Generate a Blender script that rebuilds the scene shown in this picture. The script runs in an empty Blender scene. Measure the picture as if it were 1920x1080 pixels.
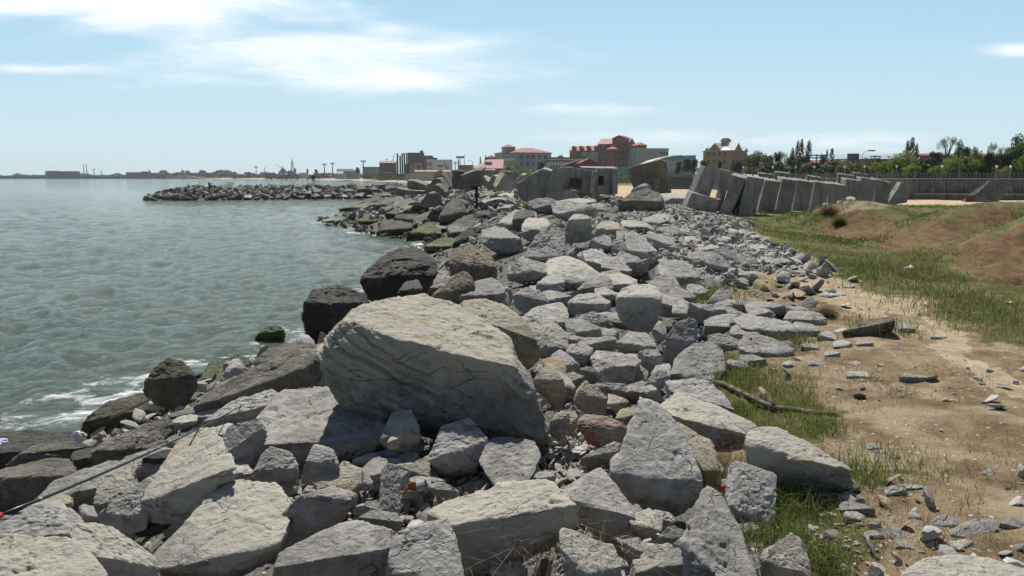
import bpy, bmesh, math, random
import numpy as np
from mathutils import Vector, Matrix
random.seed(7)
C = bpy.context.scene.collection
D2R = math.radians
# ------------------------------------------------------------------ camera, sky, sun, exposure
CAMZ = 3.8; FPX = 1400.0; PITCH = math.atan(209/1400)
cam = bpy.data.cameras.new('camera'); camo = bpy.data.objects.new('camera', cam); C.objects.link(camo)
cam.sensor_width = 36; cam.lens = FPX/1920*36; cam.clip_start = 0.1; cam.clip_end = 9000
camo.location = (0, 0, CAMZ); camo.rotation_euler = (math.pi/2-PITCH, 0, 0)
bpy.context.scene.camera = camo
SUN_EL, SUN_AZ = D2R(57), D2R(-7)      # azimuth measured from +Y towards +X
sun = bpy.data.lights.new('sun', 'SUN'); suno = bpy.data.objects.new('sun', sun); C.objects.link(suno)
sun.energy = 5.0; sun.angle = D2R(0.5); sun.color = (1.0, 0.955, 0.87)
sv = Vector((math.sin(SUN_AZ)*math.cos(SUN_EL), math.cos(SUN_AZ)*math.cos(SUN_EL), math.sin(SUN_EL)))
suno.rotation_euler = sv.to_track_quat('Z', 'Y').to_euler(); suno.location = (0, 0, 60)
vs = bpy.context.scene.view_settings
vs.view_transform = 'Standard'; vs.look = 'None'; vs.gamma = 1; vs.exposure = 0.26; vs.use_curve_mapping = False
SKY_STR = 0.06

def nn(nt, t, ins=None, **kw):
    n = nt.nodes.new(t)
    for k, v in kw.items(): setattr(n, k, v)
    for k, v in (ins or {}).items():
        s = n.inputs[k]
        if isinstance(v, bpy.types.NodeSocket): nt.links.new(v, s)
        else: s.default_value = v
    return n
def math_(nt, op, a, b=None, clamp=False):
    n = nt.nodes.new('ShaderNodeMath'); n.operation = op; n.use_clamp = clamp
    for i, v in enumerate((a, b)):
        if v is None: continue
        if isinstance(v, bpy.types.NodeSocket): nt.links.new(v, n.inputs[i])
        else: n.inputs[i].default_value = v
    return n.outputs[0]
def mixc(nt, f, a, b, mode='MIX'):
    n = nt.nodes.new('ShaderNodeMix'); n.data_type = 'RGBA'; n.blend_type = mode; n.clamp_factor = True
    for k, v in ((0, f), (6, a), (7, b)):
        s = n.inputs[k]
        if isinstance(v, bpy.types.NodeSocket): nt.links.new(v, s)
        elif k == 0: s.default_value = v
        else: s.default_value = (*v, 1) if len(v) == 3 else v
    return n.outputs[2]
def ramp(nt, f, a, b, ca=0.0, cb=1.0):      # smooth map a..b -> ca..cb
    n = nn(nt, 'ShaderNodeMapRange', {'Value': f, 'From Min': a, 'From Max': b, 'To Min': ca, 'To Max': cb})
    n.interpolation_type = 'SMOOTHSTEP'
    return n.outputs[0]
def noise(nt, vec, scale, detail=5, rough=.55, dist=0.0):
    return nn(nt, 'ShaderNodeTexNoise', {'Vector': vec, 'Scale': scale, 'Detail': detail, 'Roughness': rough, 'Distortion': dist}).outputs[0]
def mapping(nt, vec, scale=(1, 1, 1), loc=(0, 0, 0), rot=(0, 0, 0)):
    return nn(nt, 'ShaderNodeMapping', {'Vector': vec, 'Scale': scale, 'Location': loc, 'Rotation': rot}).outputs[0]

world = bpy.data.worlds.new('World'); bpy.context.scene.world = world; world.use_nodes = True
def build_world():
    nt = world.node_tree; nt.nodes.clear()
    sky = nn(nt, 'ShaderNodeTexSky'); sky.sky_type = 'NISHITA'; sky.sun_disc = False
    sky.sun_elevation = SUN_EL; sky.sun_rotation = SUN_AZ; sky.air_density = 1.0; sky.dust_density = 0.6; sky.ozone_density = 1.6
    tc = nn(nt, 'ShaderNodeTexCoord')
    sx = nn(nt, 'ShaderNodeSeparateXYZ', {0: tc.outputs['Generated']})
    X, Y, Z = sx.outputs
    ya = math_(nt, 'MAXIMUM', math_(nt, 'ABSOLUTE', Y), 0.05)
    a = math_(nt, 'DIVIDE', X, ya); e = math_(nt, 'DIVIDE', Z, ya)
    v = nn(nt, 'ShaderNodeCombineXYZ', {0: a, 1: e, 2: Y}).outputs[0]
    n1 = noise(nt, mapping(nt, v, (4.2, 21, 1), rot=(0, 0, D2R(-3))), 1.0, 9, .6, .5)
    n2 = noise(nt, mapping(nt, v, (1.7, 11, 1), loc=(3.1, 1.7, 0)), 1.0, 5, .55, .4)
    n3 = noise(nt, mapping(nt, v, (9, 40, 1), loc=(1, 5, 0), rot=(0, 0, D2R(4))), 1.0, 6, .6, .3)
    def blob(ca, ce, ra, re):
        da = math_(nt, 'POWER', math_(nt, 'ABSOLUTE', math_(nt, 'DIVIDE', math_(nt, 'SUBTRACT', a, ca), ra)), 2.0)
        de = math_(nt, 'POWER', math_(nt, 'ABSOLUTE', math_(nt, 'DIVIDE', math_(nt, 'SUBTRACT', e, ce), re)), 2.0)
        return math_(nt, 'EXPONENT', math_(nt, 'MULTIPLY', math_(nt, 'ADD', da, de), -1.0))
    m = None
    for b, w in ((blob(-.50, .222, .30, .034), .60), (blob(-.24, .155, .25, .030), .42), (blob(-.14, .118, .18, .02), .30), (blob(.66, .162, .07, .010), .42),
                 (blob(.34, .047, .3, .015), .30), (blob(.12, .088, .15, .010), .26), (blob(-.62, .138, .12, .008), .28), (blob(.78, .30, .5, .05), .18)):
        t = math_(nt, 'MULTIPLY', b, w); m = t if m is None else math_(nt, 'ADD', m, t)
    tex = math_(nt, 'ADD', math_(nt, 'MULTIPLY', n1, .75), math_(nt, 'ADD', math_(nt, 'MULTIPLY', n2, .45), math_(nt, 'MULTIPLY', n3, .3)))
    ahead = ramp(nt, Y, .05, .6)
    cl = math_(nt, 'MULTIPLY', ramp(nt, math_(nt, 'ADD', m, tex), .86, 1.38), ahead)
    veil = math_(nt, 'MULTIPLY', math_(nt, 'MULTIPLY', ramp(nt, e, .8, .08), .95), math_(nt, 'ADD', math_(nt, 'MULTIPLY', ahead, .8), .2))
    low = mixc(nt, ramp(nt, e, .0, .25), (.56, .71, .765), (.38, .62, .80))
    skyc = nn(nt, 'ShaderNodeVectorMath', {0: sky.outputs[0], 1: (SKY_STR*1.0,)*3}, operation='MULTIPLY').outputs[0]
    skyc = mixc(nt, veil, skyc, low)
    c = mixc(nt, cl, skyc, (.98, 1.0, 1.01))
    bg = nn(nt, 'ShaderNodeBackground', {'Color': c, 'Strength': 1.0})
    nn(nt, 'ShaderNodeOutputWorld', {0: bg.outputs[0]})
build_world()

# ------------------------------------------------------------------ pixel <-> world (photo measured at 1920x1080)
FW = np.array([0, math.cos(PITCH), -math.sin(PITCH)]); UP = np.array([0, math.sin(PITCH), math.cos(PITCH)]); RT = np.array([1., 0, 0])
CAM = np.array([0, 0, CAMZ])
def ray(u, v): return RT*(u-960)/FPX + UP*(540-v)/FPX + FW
def at(u, v, y):
    d = ray(u, v); return CAM + d*(y/d[1])
def atz(u, v, z):
    d = ray(u, v); return CAM + d*((z-CAMZ)/d[2])
def px(P):
    Q = np.asarray(P, float) - CAM
    w = Q@FW
    return 960+FPX*(Q@RT)/w, 540-FPX*(Q@UP)/w
# ------------------------------------------------------------------ numpy noise
def _h(i, j, k, s):
    h = (i.astype(np.uint32)*np.uint32(374761393) + j.astype(np.uint32)*np.uint32(668265263) + k.astype(np.uint32)*np.uint32(2147483647 & 0x7feb352d) + np.uint32((s*974634777) & 0xffffffff))
    h ^= h >> np.uint32(13); h *= np.uint32(1274126177); h ^= h >> np.uint32(16); h *= np.uint32(2246822519); h ^= h >> np.uint32(15)
    return h
def vnoise(p, s=0):
    f = np.floor(p); i = f.astype(np.int64); t = p-f; t = t*t*t*(t*(t*6-15)+10)
    r = 0
    for a in (0, 1):
        for b in (0, 1):
            for c in (0, 1):
                w = (t[:, 0] if a else 1-t[:, 0])*(t[:, 1] if b else 1-t[:, 1])*(t[:, 2] if c else 1-t[:, 2])
                r = r + w*(_h(i[:, 0]+a, i[:, 1]+b, i[:, 2]+c, s)/4294967295.0)
    return r*2-1
def fbm(p, s=0, o=4, g=.5):
    r = 0; a = 1
    for k in range(o):
        r = r + a*vnoise(p*(2.03**k)+17.3*k, s+k); a *= g
    return r
def cells(p, s=0):     # facet noise: each voronoi cell carries its own tilted plane
    f = np.floor(p).astype(np.int64); best = np.full(len(p), 9e9); out = np.zeros(len(p))
    for a in (-1, 0, 1):
        for b in (-1, 0, 1):
            for c in (-1, 0, 1):
                ci = f+np.array([a, b, c])
                hs = [_h(ci[:, 0], ci[:, 1], ci[:, 2], s+q)/4294967295.0 for q in range(6)]
                q = ci+np.stack(hs[:3], 1)
                d = p-q; dd = (d*d).sum(1)
                val = (d[:, 0]*(hs[3]-.5)+d[:, 1]*(hs[4]-.5)+d[:, 2]*(hs[5]-.5))*2 + (hs[3]-.5)*.8
                m = dd < best; best = np.where(m, dd, best); out = np.where(m, val, out)
    return out
def smooth(a, b, x):
    t = np.clip((x-a)/(b-a), 0, 1); return t*t*(3-2*t)
def pip(x, y, poly):
    x = np.asarray(x, float); y = np.asarray(y, float); ins = np.zeros(x.shape, bool); n = len(poly)
    for i in range(n):
        x1, y1 = poly[i]; x2, y2 = poly[(i+1) % n]
        if y1 == y2: continue
        c = ((y1 > y) != (y2 > y)) & (x < (x2-x1)*(y-y1)/(y2-y1)+x1)
        ins ^= c
    return ins
# ------------------------------------------------------------------ terrain
SHORE = [(-10, -60), (-9.6, -8), (-8.8, 3), (-7.9, 9.5), (-7.3, 12.2), (-6.4, 14.6), (-5.0, 17.2), (-5.5, 20.5), (-5.2, 26.7), (-5.0, 34), (-4.9, 39.5),
         (-4.6, 43), (-9.0, 49), (-14, 58), (-16.6, 64.5), (-14.5, 68), (-13, 80), (-16, 100), (-20, 124), (-23.5, 131), (-37, 127), (-52, 119.5), (-57, 119),
         (-60, 123), (-57, 134), (-32, 146), (-24, 158), (-30, 230), (-50, 380), (-76, 532), (-180, 760), (-304, 1064), (-684, 1400), (-900, 1330), (-2600, 1380)]
SH = np.array(SHORE, float)
LAND = SHORE+[(-2600, 5000), (5000, 5000), (5000, -60)]
def sdist(x, y):
    d = np.full(x.shape, 1e12)
    for (ax, ay), (bx, by) in zip(SHORE[:-1], SHORE[1:]):
        vx, vy = bx-ax, by-ay; L = vx*vx+vy*vy
        t = np.clip(((x-ax)*vx+(y-ay)*vy)/L, 0, 1)
        d = np.minimum(d, (x-ax-t*vx)**2+(y-ay-t*vy)**2)
    d = np.sqrt(d)
    return np.where(pip(x, y, LAND), d, -d)
PROM = [(39.5, 186), (41.2, 111), (44.6, 85.2), (60.8, 80.2), (121, 64), (5000, -500), (5000, 5000), (60, 5000), (45, 260)]
MOUNDS = [  # x, y, z, sx, sy, rot
    (5.2, 23, .42, 3.2, 8.5, 0), (11.9, 25.6, .95, 1.6, 1.1, 0), (15.2, 23.4, .98, 2.9, 1.1, .45), (11.5, 14.7, 1.35, 2.0, 1.35, .45), (19, 20, .3, 3, 3, 0),
    (8.8, 20.5, -.16, 1.7, 6, 0), (7.5, 36, .15, 6, 5, 0), (-1.0, 5.2, -.1, 2, 1.5, 0)]
def terrain(x, y):
    x = np.asarray(x, float); y = np.asarray(y, float)
    sd = sdist(x, y)
    far = smooth(150, 260, y)
    pos = np.maximum(sd, 0)
    z = 2.02*(1-np.exp(-(pos/4.1)**1.9))*(1-far) + far*(2.3*(1-np.exp(-pos/22)))
    gr = pip(x, y, [(-70, 110), (-15, 110), (-15, 175), (-70, 175)])
    z = np.where(gr, 1.75*(1-np.exp(-(pos/3.0)**1.4)), z)
    z = np.where(sd < 0, np.maximum(sd*.35, -3.0), z)
    on = smooth(2, 5, sd)
    for mx, my, mh, a, b, r in MOUNDS:
        dx, dy = x-mx, y-my; c, s = math.cos(r), math.sin(r)
        z = z+on*mh*np.exp(-.5*(((dx*c+dy*s)/a)**2+((-dx*s+dy*c)/b)**2)**1.15)
    z = z-.72*smooth(38, 74, y)*smooth(7, 18, x)*(1-far)
    p3 = np.stack([x.ravel(), y.ravel(), x.ravel()*0], 1)
    z = z+np.where(sd > .5, 1, .2)*(.05*fbm(p3*.45, 3, 3).reshape(x.shape)+np.where(y < 60, .018, 0)*fbm(p3*2.6, 9, 3).reshape(x.shape))
    pr = pip(x, y, PROM)
    z = np.where(pr, 3.45, z)
    return z
def hit(u, v):
    d = ray(u, v)
    ys = np.concatenate([np.linspace(1.2, 60, 600), np.linspace(60.2, 400, 500)])
    P = CAM+d[None]*(ys/d[1])[:, None]
    h = terrain(P[:, 0], P[:, 1]); h = np.maximum(h, 0)
    k = np.argmax(P[:, 2] < h)
    if P[k, 2] >= h[k]: k = len(ys)-1
    return P[k]
# ------------------------------------------------------------------ object helpers
def tag(o, label=None, cat=None, group=None, kind=None):
    if label: o['label'] = label
    if cat: o['category'] = cat
    if group: o['group'] = group
    if kind: o['kind'] = kind
    return o
def npmesh(name, V, F, mat=None, smoothf=False, parent=None, loc=None, mats=None, mi=None):
    me = bpy.data.meshes.new(name); V = np.asarray(V, np.float32); F = np.asarray(F, np.int32)
    if loc is not None: V = V-np.asarray(loc, np.float32)
    n = F.shape[1]
    me.vertices.add(len(V)); me.vertices.foreach_set('co', V.ravel())
    me.loops.add(F.size); me.loops.foreach_set('vertex_index', F.ravel())
    me.polygons.add(len(F)); me.polygons.foreach_set('loop_start', np.arange(0, F.size, n, dtype=np.int32))
    me.polygons.foreach_set('loop_total', np.full(len(F), n, np.int32))
    me.polygons.foreach_set('use_smooth', np.full(len(F), smoothf))
    me.update(calc_edges=True)
    for m in (mats or ([mat] if mat else [])): me.materials.append(m)
    if mi is not None: me.polygons.foreach_set('material_index', np.asarray(mi, np.int32))
    o = bpy.data.objects.new(name, me); C.objects.link(o)
    if loc is not None: o.location = loc
    if parent: o.parent = parent
    return o
def addattr(o, name, arr, dom='POINT'):
    a = o.data.attributes.new(name, 'FLOAT_COLOR' if arr.ndim == 2 else 'FLOAT', dom)
    if arr.ndim == 2: a.data.foreach_set('color', arr.astype(np.float32).ravel())
    else: a.data.foreach_set('value', arr.astype(np.float32))
def empty(name, loc, rz=0, **kw):
    o = bpy.data.objects.new(name, None); C.objects.link(o); o.location = loc; o.rotation_euler = (0, 0, rz); o.empty_display_size = .2
    return tag(o, **kw)
class MB:
    def __init__(s): s.bm = bmesh.new()
    def box(s, x0, x1, y0, y1, z0, z1, M=None, taper=None):
        vs_ = [s.bm.verts.new(((x0, x1)[i & 1], (y0, y1)[(i >> 1) & 1], (z0, z1)[i >> 2])) for i in range(8)]
        for f in ((0, 2, 3, 1), (4, 5, 7, 6), (0, 1, 5, 4), (2, 6, 7, 3), (0, 4, 6, 2), (1, 3, 7, 5)): s.bm.faces.new([vs_[i] for i in f])
        if M is not None:
            for v in vs_: v.co = M@v.co
        return s
    def prism(s, poly, z0, z1, M=None):       # poly in xy, extruded in z
        a = [s.bm.verts.new((x, y, z0)) for x, y in poly]; b = [s.bm.verts.new((x, y, z1)) for x, y in poly]
        s.bm.faces.new(a[::-1]); s.bm.faces.new(b); n = len(poly)
        for i in range(n): s.bm.faces.new([a[i], a[(i+1) % n], b[(i+1) % n], b[i]])
        if M is not None:
            for v in a+b: v.co = M@v.co
        return s
    def hull(s, pts):
        vv = [s.bm.verts.new(p) for p in pts]; r = bmesh.ops.convex_hull(s.bm, input=vv)
        bmesh.ops.delete(s.bm, geom=[g for g in r['geom_interior'] if isinstance(g, bmesh.types.BMVert)], context='VERTS'); return s
    def tube(s, pts, rads, n=8):
        pts = [Vector(p) for p in pts]; rings = []
        for i, p in enumerate(pts):
            d = (pts[min(i+1, len(pts)-1)]-pts[max(i-1, 0)]).normalized()
            a = d.orthogonal().normalized() if not rings else (rings[-1][1]-d*rings[-1][1].dot(d)).normalized()
            b = d.cross(a); r = rads[i] if hasattr(rads, '__len__') else rads
            rings.append(([s.bm.verts.new(p+a*r*math.cos(2*math.pi*k/n)+b*r*math.sin(2*math.pi*k/n)) for k in range(n)], a))
        for (r1, _), (r2, _) in zip(rings[:-1], rings[1:]):
            for k in range(n): s.bm.faces.new([r1[k], r1[(k+1) % n], r2[(k+1) % n], r2[k]])
        s.bm.faces.new(rings[0][0][::-1]); s.bm.faces.new(rings[-1][0]); return s
    def ball(s, c, r, sub=2, sc=(1, 1, 1)):
        bmesh.ops.create_icosphere(s.bm, subdivisions=sub, radius=r, matrix=Matrix.Translation(c)@Matrix.Diagonal((*sc, 1))); return s
    def build(s, name, mat, parent=None, bevel=0, smoothf=False, loc=None):
        if bevel: bmesh.ops.bevel(s.bm, geom=s.bm.edges[:], offset=bevel, segments=1, affect='EDGES')
        bmesh.ops.recalc_face_normals(s.bm, faces=s.bm.faces[:])
        me = bpy.data.meshes.new(name); s.bm.to_mesh(me); s.bm.free()
        if smoothf: me.polygons.foreach_set('use_smooth', [True]*len(me.polygons))
        if mat: me.materials.append(mat)
        o = bpy.data.objects.new(name, me); C.objects.link(o)
        if parent: o.parent = parent
        if loc is not None: o.location = loc
        return o
def cp(o, parent=None):
    c = o.copy(); C.objects.link(c)
    if parent is not None: c.parent = parent
    return c
def copy_tree(o, parent=None):
    c = cp(o, parent)
    for ch in list(o.children): copy_tree(ch, c)
    return c
# ------------------------------------------------------------------ materials
def newmat(name):
    m = bpy.data.materials.new(name); m.use_nodes = True; nt = m.node_tree; nt.nodes.clear(); return m, nt
def outm(nt, bsdf): nn(nt, 'ShaderNodeOutputMaterial', {0: bsdf})
def rock_mat(name, c1, c2, stain=(.36, .22, .09), st=.62, top=None, speck=.0, wetz=.75, moss=.25, rough=.85, bump=1.0, rust=None, mossall=0., tz=(.72, .95)):
    m, nt = newmat(name)
    tc = nn(nt, 'ShaderNodeTexCoord'); oi = nn(nt, 'ShaderNodeObjectInfo'); geo = nn(nt, 'ShaderNodeNewGeometry')
    off = nn(nt, 'ShaderNodeVectorMath', {0: (37., 91., 53.), 1: (1, 1, 1)}, operation='MULTIPLY'); off.operation = 'SCALE'
    nt.links.new(oi.outputs['Random'], off.inputs['Scale'])
    P = nn(nt, 'ShaderNodeVectorMath', {0: tc.outputs['Object'], 1: off.outputs[0]}, operation='ADD').outputs[0]
    n1 = noise(nt, P, 1.6, 6, .6); n2 = noise(nt, P, 11, 9, .68); n3 = noise(nt, P, 60, 5, .7)
    col = mixc(nt, ramp(nt, n1, .3, .7), c1, c2)
    col = mixc(nt, 1.0, col, nn(nt, 'ShaderNodeCombineColor', {i: ramp(nt, n2, .2, .8, .60, 1.33) for i in range(3)}).outputs[0], 'MULTIPLY')
    v = ramp(nt, oi.outputs['Random'], 0, 1, .84, 1.14)
    col = mixc(nt, 1.0, col, nn(nt, 'ShaderNodeCombineColor', {i: v for i in range(3)}).outputs[0], 'MULTIPLY')
    if top:      # weathered bedding plane: paler skin in the upper part of the stone
        z = nn(nt, 'ShaderNodeSeparateXYZ', {0: tc.outputs['Generated']}).outputs[2]
        f = ramp(nt, math_(nt, 'ADD', z, math_(nt, 'MULTIPLY', n1, .35)), *tz)
        col = mixc(nt, math_(nt, 'MULTIPLY', f, .8), col, top)
    s1 = noise(nt, mapping(nt, P, (1, 1, 1.8), loc=(9, 2, 4)), 2.3, 7, .62)
    col = mixc(nt, math_(nt, 'MULTIPLY', ramp(nt, s1, st, st+.10), .75), col, stain)
    if rust: col = mixc(nt, math_(nt, 'MULTIPLY', ramp(nt, noise(nt, mapping(nt, P, (1, 1, 1), loc=(2, 7, 1)), 2.6, 6, .6), .56, .64), .85), col, rust)
    if speck:
        vo = nn(nt, 'ShaderNodeTexVoronoi', {'Vector': P, 'Scale': 26.0, 'Randomness': 1.0})
        col = mixc(nt, math_(nt, 'MULTIPLY', ramp(nt, vo.outputs[0], .35, .12), speck), col, (.30, .27, .22))
    # cracks along the bedding
    wp = nn(nt, 'ShaderNodeVectorMath', {0: P, 1: nn(nt, 'ShaderNodeVectorMath', {0: nn(nt, 'ShaderNodeTexNoise', {'Vector': P, 'Scale': 3.0, 'Detail': 4.0}).outputs[1], 1: (.35, .35, .35)}, operation='MULTIPLY').outputs[0]}, operation='ADD').outputs[0]
    cr = nn(nt, 'ShaderNodeTexVoronoi', {'Vector': mapping(nt, wp, (1.6, 3.6, 5.5), rot=(.3, .25, .4)), 'Scale': 1.3}, feature='DISTANCE_TO_EDGE').outputs[0]
    cm = ramp(nt, cr, .0, .02, 1, 0); cm = math_(nt, 'MULTIPLY', cm, ramp(nt, s1, .42, .50, 1, .0))
    col = mixc(nt, math_(nt, 'MULTIPLY', cm, .4), col, (.09, .085, .075))
    # tide line: wet and algae covered below about a metre
    pz = nn(nt, 'ShaderNodeSeparateXYZ', {0: geo.outputs['Position']}).outputs[2]
    wz = math_(nt, 'SUBTRACT', pz, math_(nt, 'MULTIPLY', n1, .5))
    wet = ramp(nt, wz, wetz-.25, wetz-.6)
    col = mixc(nt, math_(nt, 'MULTIPLY', wet, .8), col, (.035, .034, .026))
    mo = ramp(nt, math_(nt, 'SUBTRACT', noise(nt, P, 1.9, 6, .65), math_(nt, 'MULTIPLY', wz, .30)), .50-moss*.2-mossall, .60-moss*.2-mossall)
    mo = math_(nt, 'MULTIPLY', mo, ramp(nt, pz, 2.2 if mossall else 1.25, 0.7 if mossall else .75))
    mcol = mixc(nt, ramp(nt, n2, .35, .65), (.032, .06, .010), (.09, .12, .03))
    col = mixc(nt, math_(nt, 'MULTIPLY', mo, .85), col, mcol)
    r = mixc(nt, wet, (rough,)*3, (.45,)*3)
    h = math_(nt, 'ADD', math_(nt, 'MULTIPLY', n2, .9), math_(nt, 'ADD', math_(nt, 'MULTIPLY', n3, .22), math_(nt, 'MULTIPLY', cm, -.6)))
    bp = nn(nt, 'ShaderNodeBump', {'Strength': .75*bump, 'Distance': .05, 'Height': h})
    b = nn(nt, 'ShaderNodeBsdfPrincipled', {'Base Color': col, 'Roughness': r, 'Normal': bp.outputs[0], 'Specular IOR Level': .25})
    outm(nt, b.outputs[0]); return m
def simple_mat(name, col, rough=.8, var=.15, scale=2.0, metal=0, bump=0, col2=None, spec=.3):
    m, nt = newmat(name)
    tc = nn(nt, 'ShaderNodeTexCoord')
    n = noise(nt, tc.outputs['Object'], scale, 6, .6)
    c = mixc(nt, ramp(nt, n, .35, .65), tuple(x*(1-var) for x in col), tuple(min(1, x*(1+var)) for x in (col2 or col)))
    ins = {'Base Color': c, 'Roughness': rough, 'Metallic': metal, 'Specular IOR Level': spec}
    if bump: ins['Normal'] = nn(nt, 'ShaderNodeBump', {'Strength': bump, 'Distance': .03, 'Height': noise(nt, tc.outputs['Object'], scale*8, 6, .7)}).outputs[0]
    outm(nt, nn(nt, 'ShaderNodeBsdfPrincipled', ins).outputs[0]); return m
G1, G2 = (.255, .243, .224), (.375, .358, .332)
RM = {
 'grey': rock_mat('grey_limestone', G1, G2, st=.66),
 'cream': rock_mat('cream_limestone', (.255, .245, .225), (.365, .35, .32), top=(.415, .39, .325), st=.64, stain=(.38, .28, .14)),
 'creamtop': rock_mat('cream_topped_limestone', (.195, .19, .18), (.30, .292, .275), top=(.43, .40, .325), st=.60, stain=(.34, .25, .13), tz=(.74, .90), bump=1.2),
 'ochre': rock_mat('ochre_limestone', (.245, .22, .17), (.355, .31, .225), st=.53, stain=(.33, .235, .11), top=(.38, .35, .28)),
 'rust': rock_mat('rust_limestone', (.26, .235, .20), (.38, .34, .28), st=.55, rust=(.24, .10, .05), stain=(.33, .20, .10)),
 'dark': rock_mat('black_wet_rock', (.030, .028, .026), (.10, .094, .083), speck=.35, wetz=.3, moss=.1, st=.72, rough=.75, bump=1.5),
 'moss': rock_mat('mossy_rock', (.07, .065, .048), (.155, .14, .10), moss=.3, mossall=.14, speck=.4, bump=1.4, wetz=.6, stain=(.2, .17, .08)),
 'weath': rock_mat('weathered_rock', (.095, .09, .075), (.215, .20, .168), speck=.4, bump=1.3, wetz=1.1, moss=.35),
 'conglom': rock_mat('pebbly_concrete', (.17, .145, .11), (.31, .26, .19), speck=.9, bump=2.2, st=.7),
}
# ------------------------------------------------------------------ rock builder
_ICO = {}
def ico(l):
    if l not in _ICO:
        bm = bmesh.new(); bmesh.ops.create_icosphere(bm, subdivisions=l, radius=1)
        bm.verts.ensure_lookup_table()
        _ICO[l] = (np.array([v.co[:] for v in bm.verts]), np.array([[v.index for v in f.verts] for f in bm.faces])); bm.free()
    return _ICO[l]
def planes_of(pts):
    bm = bmesh.new()
    for p in pts: bm.verts.new([float(a) for a in p])
    bmesh.ops.convex_hull(bm, input=bm.verts[:])
    bm.normal_update()
    hv = {v for f in bm.faces for v in f.verts}
    V = np.array([v.co[:] for v in hv]); c = V.mean(0)
    pl = {}
    for f in bm.faces:
        n = np.array(f.normal[:]); d = float(n@(np.array(f.verts[0].co[:])-c))
        if d < 0: n = -n; d = -d
        if f.calc_area() < 1e-7: continue
        pl[tuple(np.round(n, 1))+(round(d, 1),)] = (n, max(d, 1e-3))
    bm.free()
    return c, V, np.array([p[0] for p in pl.values()]), np.array([p[1] for p in pl.values()])
def vnormals(V, F):
    fn = np.cross(V[F[:, 1]]-V[F[:, 0]], V[F[:, 2]]-V[F[:, 0]]); N = np.zeros_like(V)
    for k in range(3):
        for a in range(3): N[:, a] += np.bincount(F[:, k], fn[:, a], len(V))
    return N/(np.linalg.norm(N, axis=1, keepdims=True)+1e-12)
def star(pts, level, seed, p=80, amp=1.0, bed=None, chops=3, strata=1.0, cr=(.84, .95), th_=None):
    rng = np.random.RandomState(seed)
    c, V, Nn, Dd = planes_of(pts)
    X = V-c; L = float(np.linalg.norm(X, axis=1).mean()*1.5)
    for k in range(chops):
        n = rng.normal(size=3); n /= np.linalg.norm(n); s = (X@n).max()
        Nn = np.vstack([Nn, n]); Dd = np.append(Dd, s*rng.uniform(*cr))
    w, R = np.linalg.eigh(X.T@X/len(X)); s = np.sqrt(np.maximum(w, (w.max()*.04))); s /= s.max()
    q, F = ico(level); d = (q*s)@R.T
    a = np.maximum(d@Nn.T, 0)/Dd[None]
    m = a.max(1, keepdims=True)
    t = 1/(m[:, 0]*((a/m)**p).sum(1)**(1/p))
    P = d*t[:, None]
    if level >= 3:
        N = vnormals(P, F); off = rng.uniform(-50, 50, 3)
        rg = vnoise(P/(.6*L)-off, seed+2)*.5+.5          # smooth cleavage faces next to broken rough ones
        disp = .006*L*fbm(P/(.7*L)+off, seed, 2)
        wp = P/(.30*L)+.25*fbm(P/(.3*L), seed, 2)[:, None]
        disp = disp+.024*L*cells(wp+off, seed)*(.2+rg)+.020*L*cells(P/(.13*L)*(1, 1, 1.6)-off, seed+5)*rg
        if level >= 4: disp = disp+.006*L*fbm(P/(.06*L)+off, seed+9, 3, .6)*(.4+rg)
        if level >= 5: disp = disp+.008*L*cells(P/(.055*L)+off, seed+11)*(.2+rg)
        if level >= 6: disp = disp+.0025*L*cells(P/(.028*L)*(1, 1, 1.8)+off, seed+12)
        P = P+N*disp[:, None]*amp
        if strata:
            b = np.array(bed if bed is not None else (rng.normal()*.25, rng.normal()*.25, 1.)); b = b/np.linalg.norm(b)
            th = L*(th_ or rng.uniform(.07, .13))
            h = (P@b)/th+.9*fbm(P/(.5*L)+off, seed+3, 3)
            k = np.floor(h).astype(np.int64); fr = h-k
            r0 = _h(k, k*0, k*0, seed)/4294967295.; 
            nb = N-(N@b)[:, None]*b
            cre = np.exp(-((fr-.04)/.07)**2)
            o = (r0-.5)*.055*L-cre*.02*L*(r0 > .35)
            o = o+.02*L*vnoise(np.stack([h*1.7, P[:, 0]/L, P[:, 1]/L], 1), seed+8)
            o = o*smooth(-.35, .35, fbm(P/(.45*L)-off, seed+21, 2))*1.3
            P = P+nb*(o*strata)[:, None]
    return P+c, F, L
ROCKS = []      # (u, v, wpx) of every individual rock, for labels and for keeping the rubble clear
ROCKF = []      # x, y, radius footprints
def level_for(area_px):
    a = area_px*.284
    return 6 if a > 9000 else 5 if a > 900 else 4 if a > 120 else 3
def put_rock(pts, mat, label, seed, group=None, p=80, amp=1.0, bed=None, chops=3, strata=1.0, name='boulder', lvl=None, cr=(.84, .95), th_=None):
    pts = np.array(pts); uu, vv = px(pts); w, h = np.ptp(uu), np.ptp(vv)
    lv = lvl or level_for(w*h)
    V, F, L = star(pts, lv, seed, p, amp, bed, chops, strata, cr, th_)
    c = V.mean(0); c[2] = V[:, 2].min()
    o = npmesh(name, V, F, RM[mat], lv >= 6, loc=c)
    tag(o, label, 'rock', group)
    ROCKS.append((o, uu.mean(), vv.max(), w, h, mat, label)); ROCKF.append((c[0], c[1], .5*np.ptp(V[:, 0]), .5*np.ptp(V[:, 1])))
    return o
_seed = [100]
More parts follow.
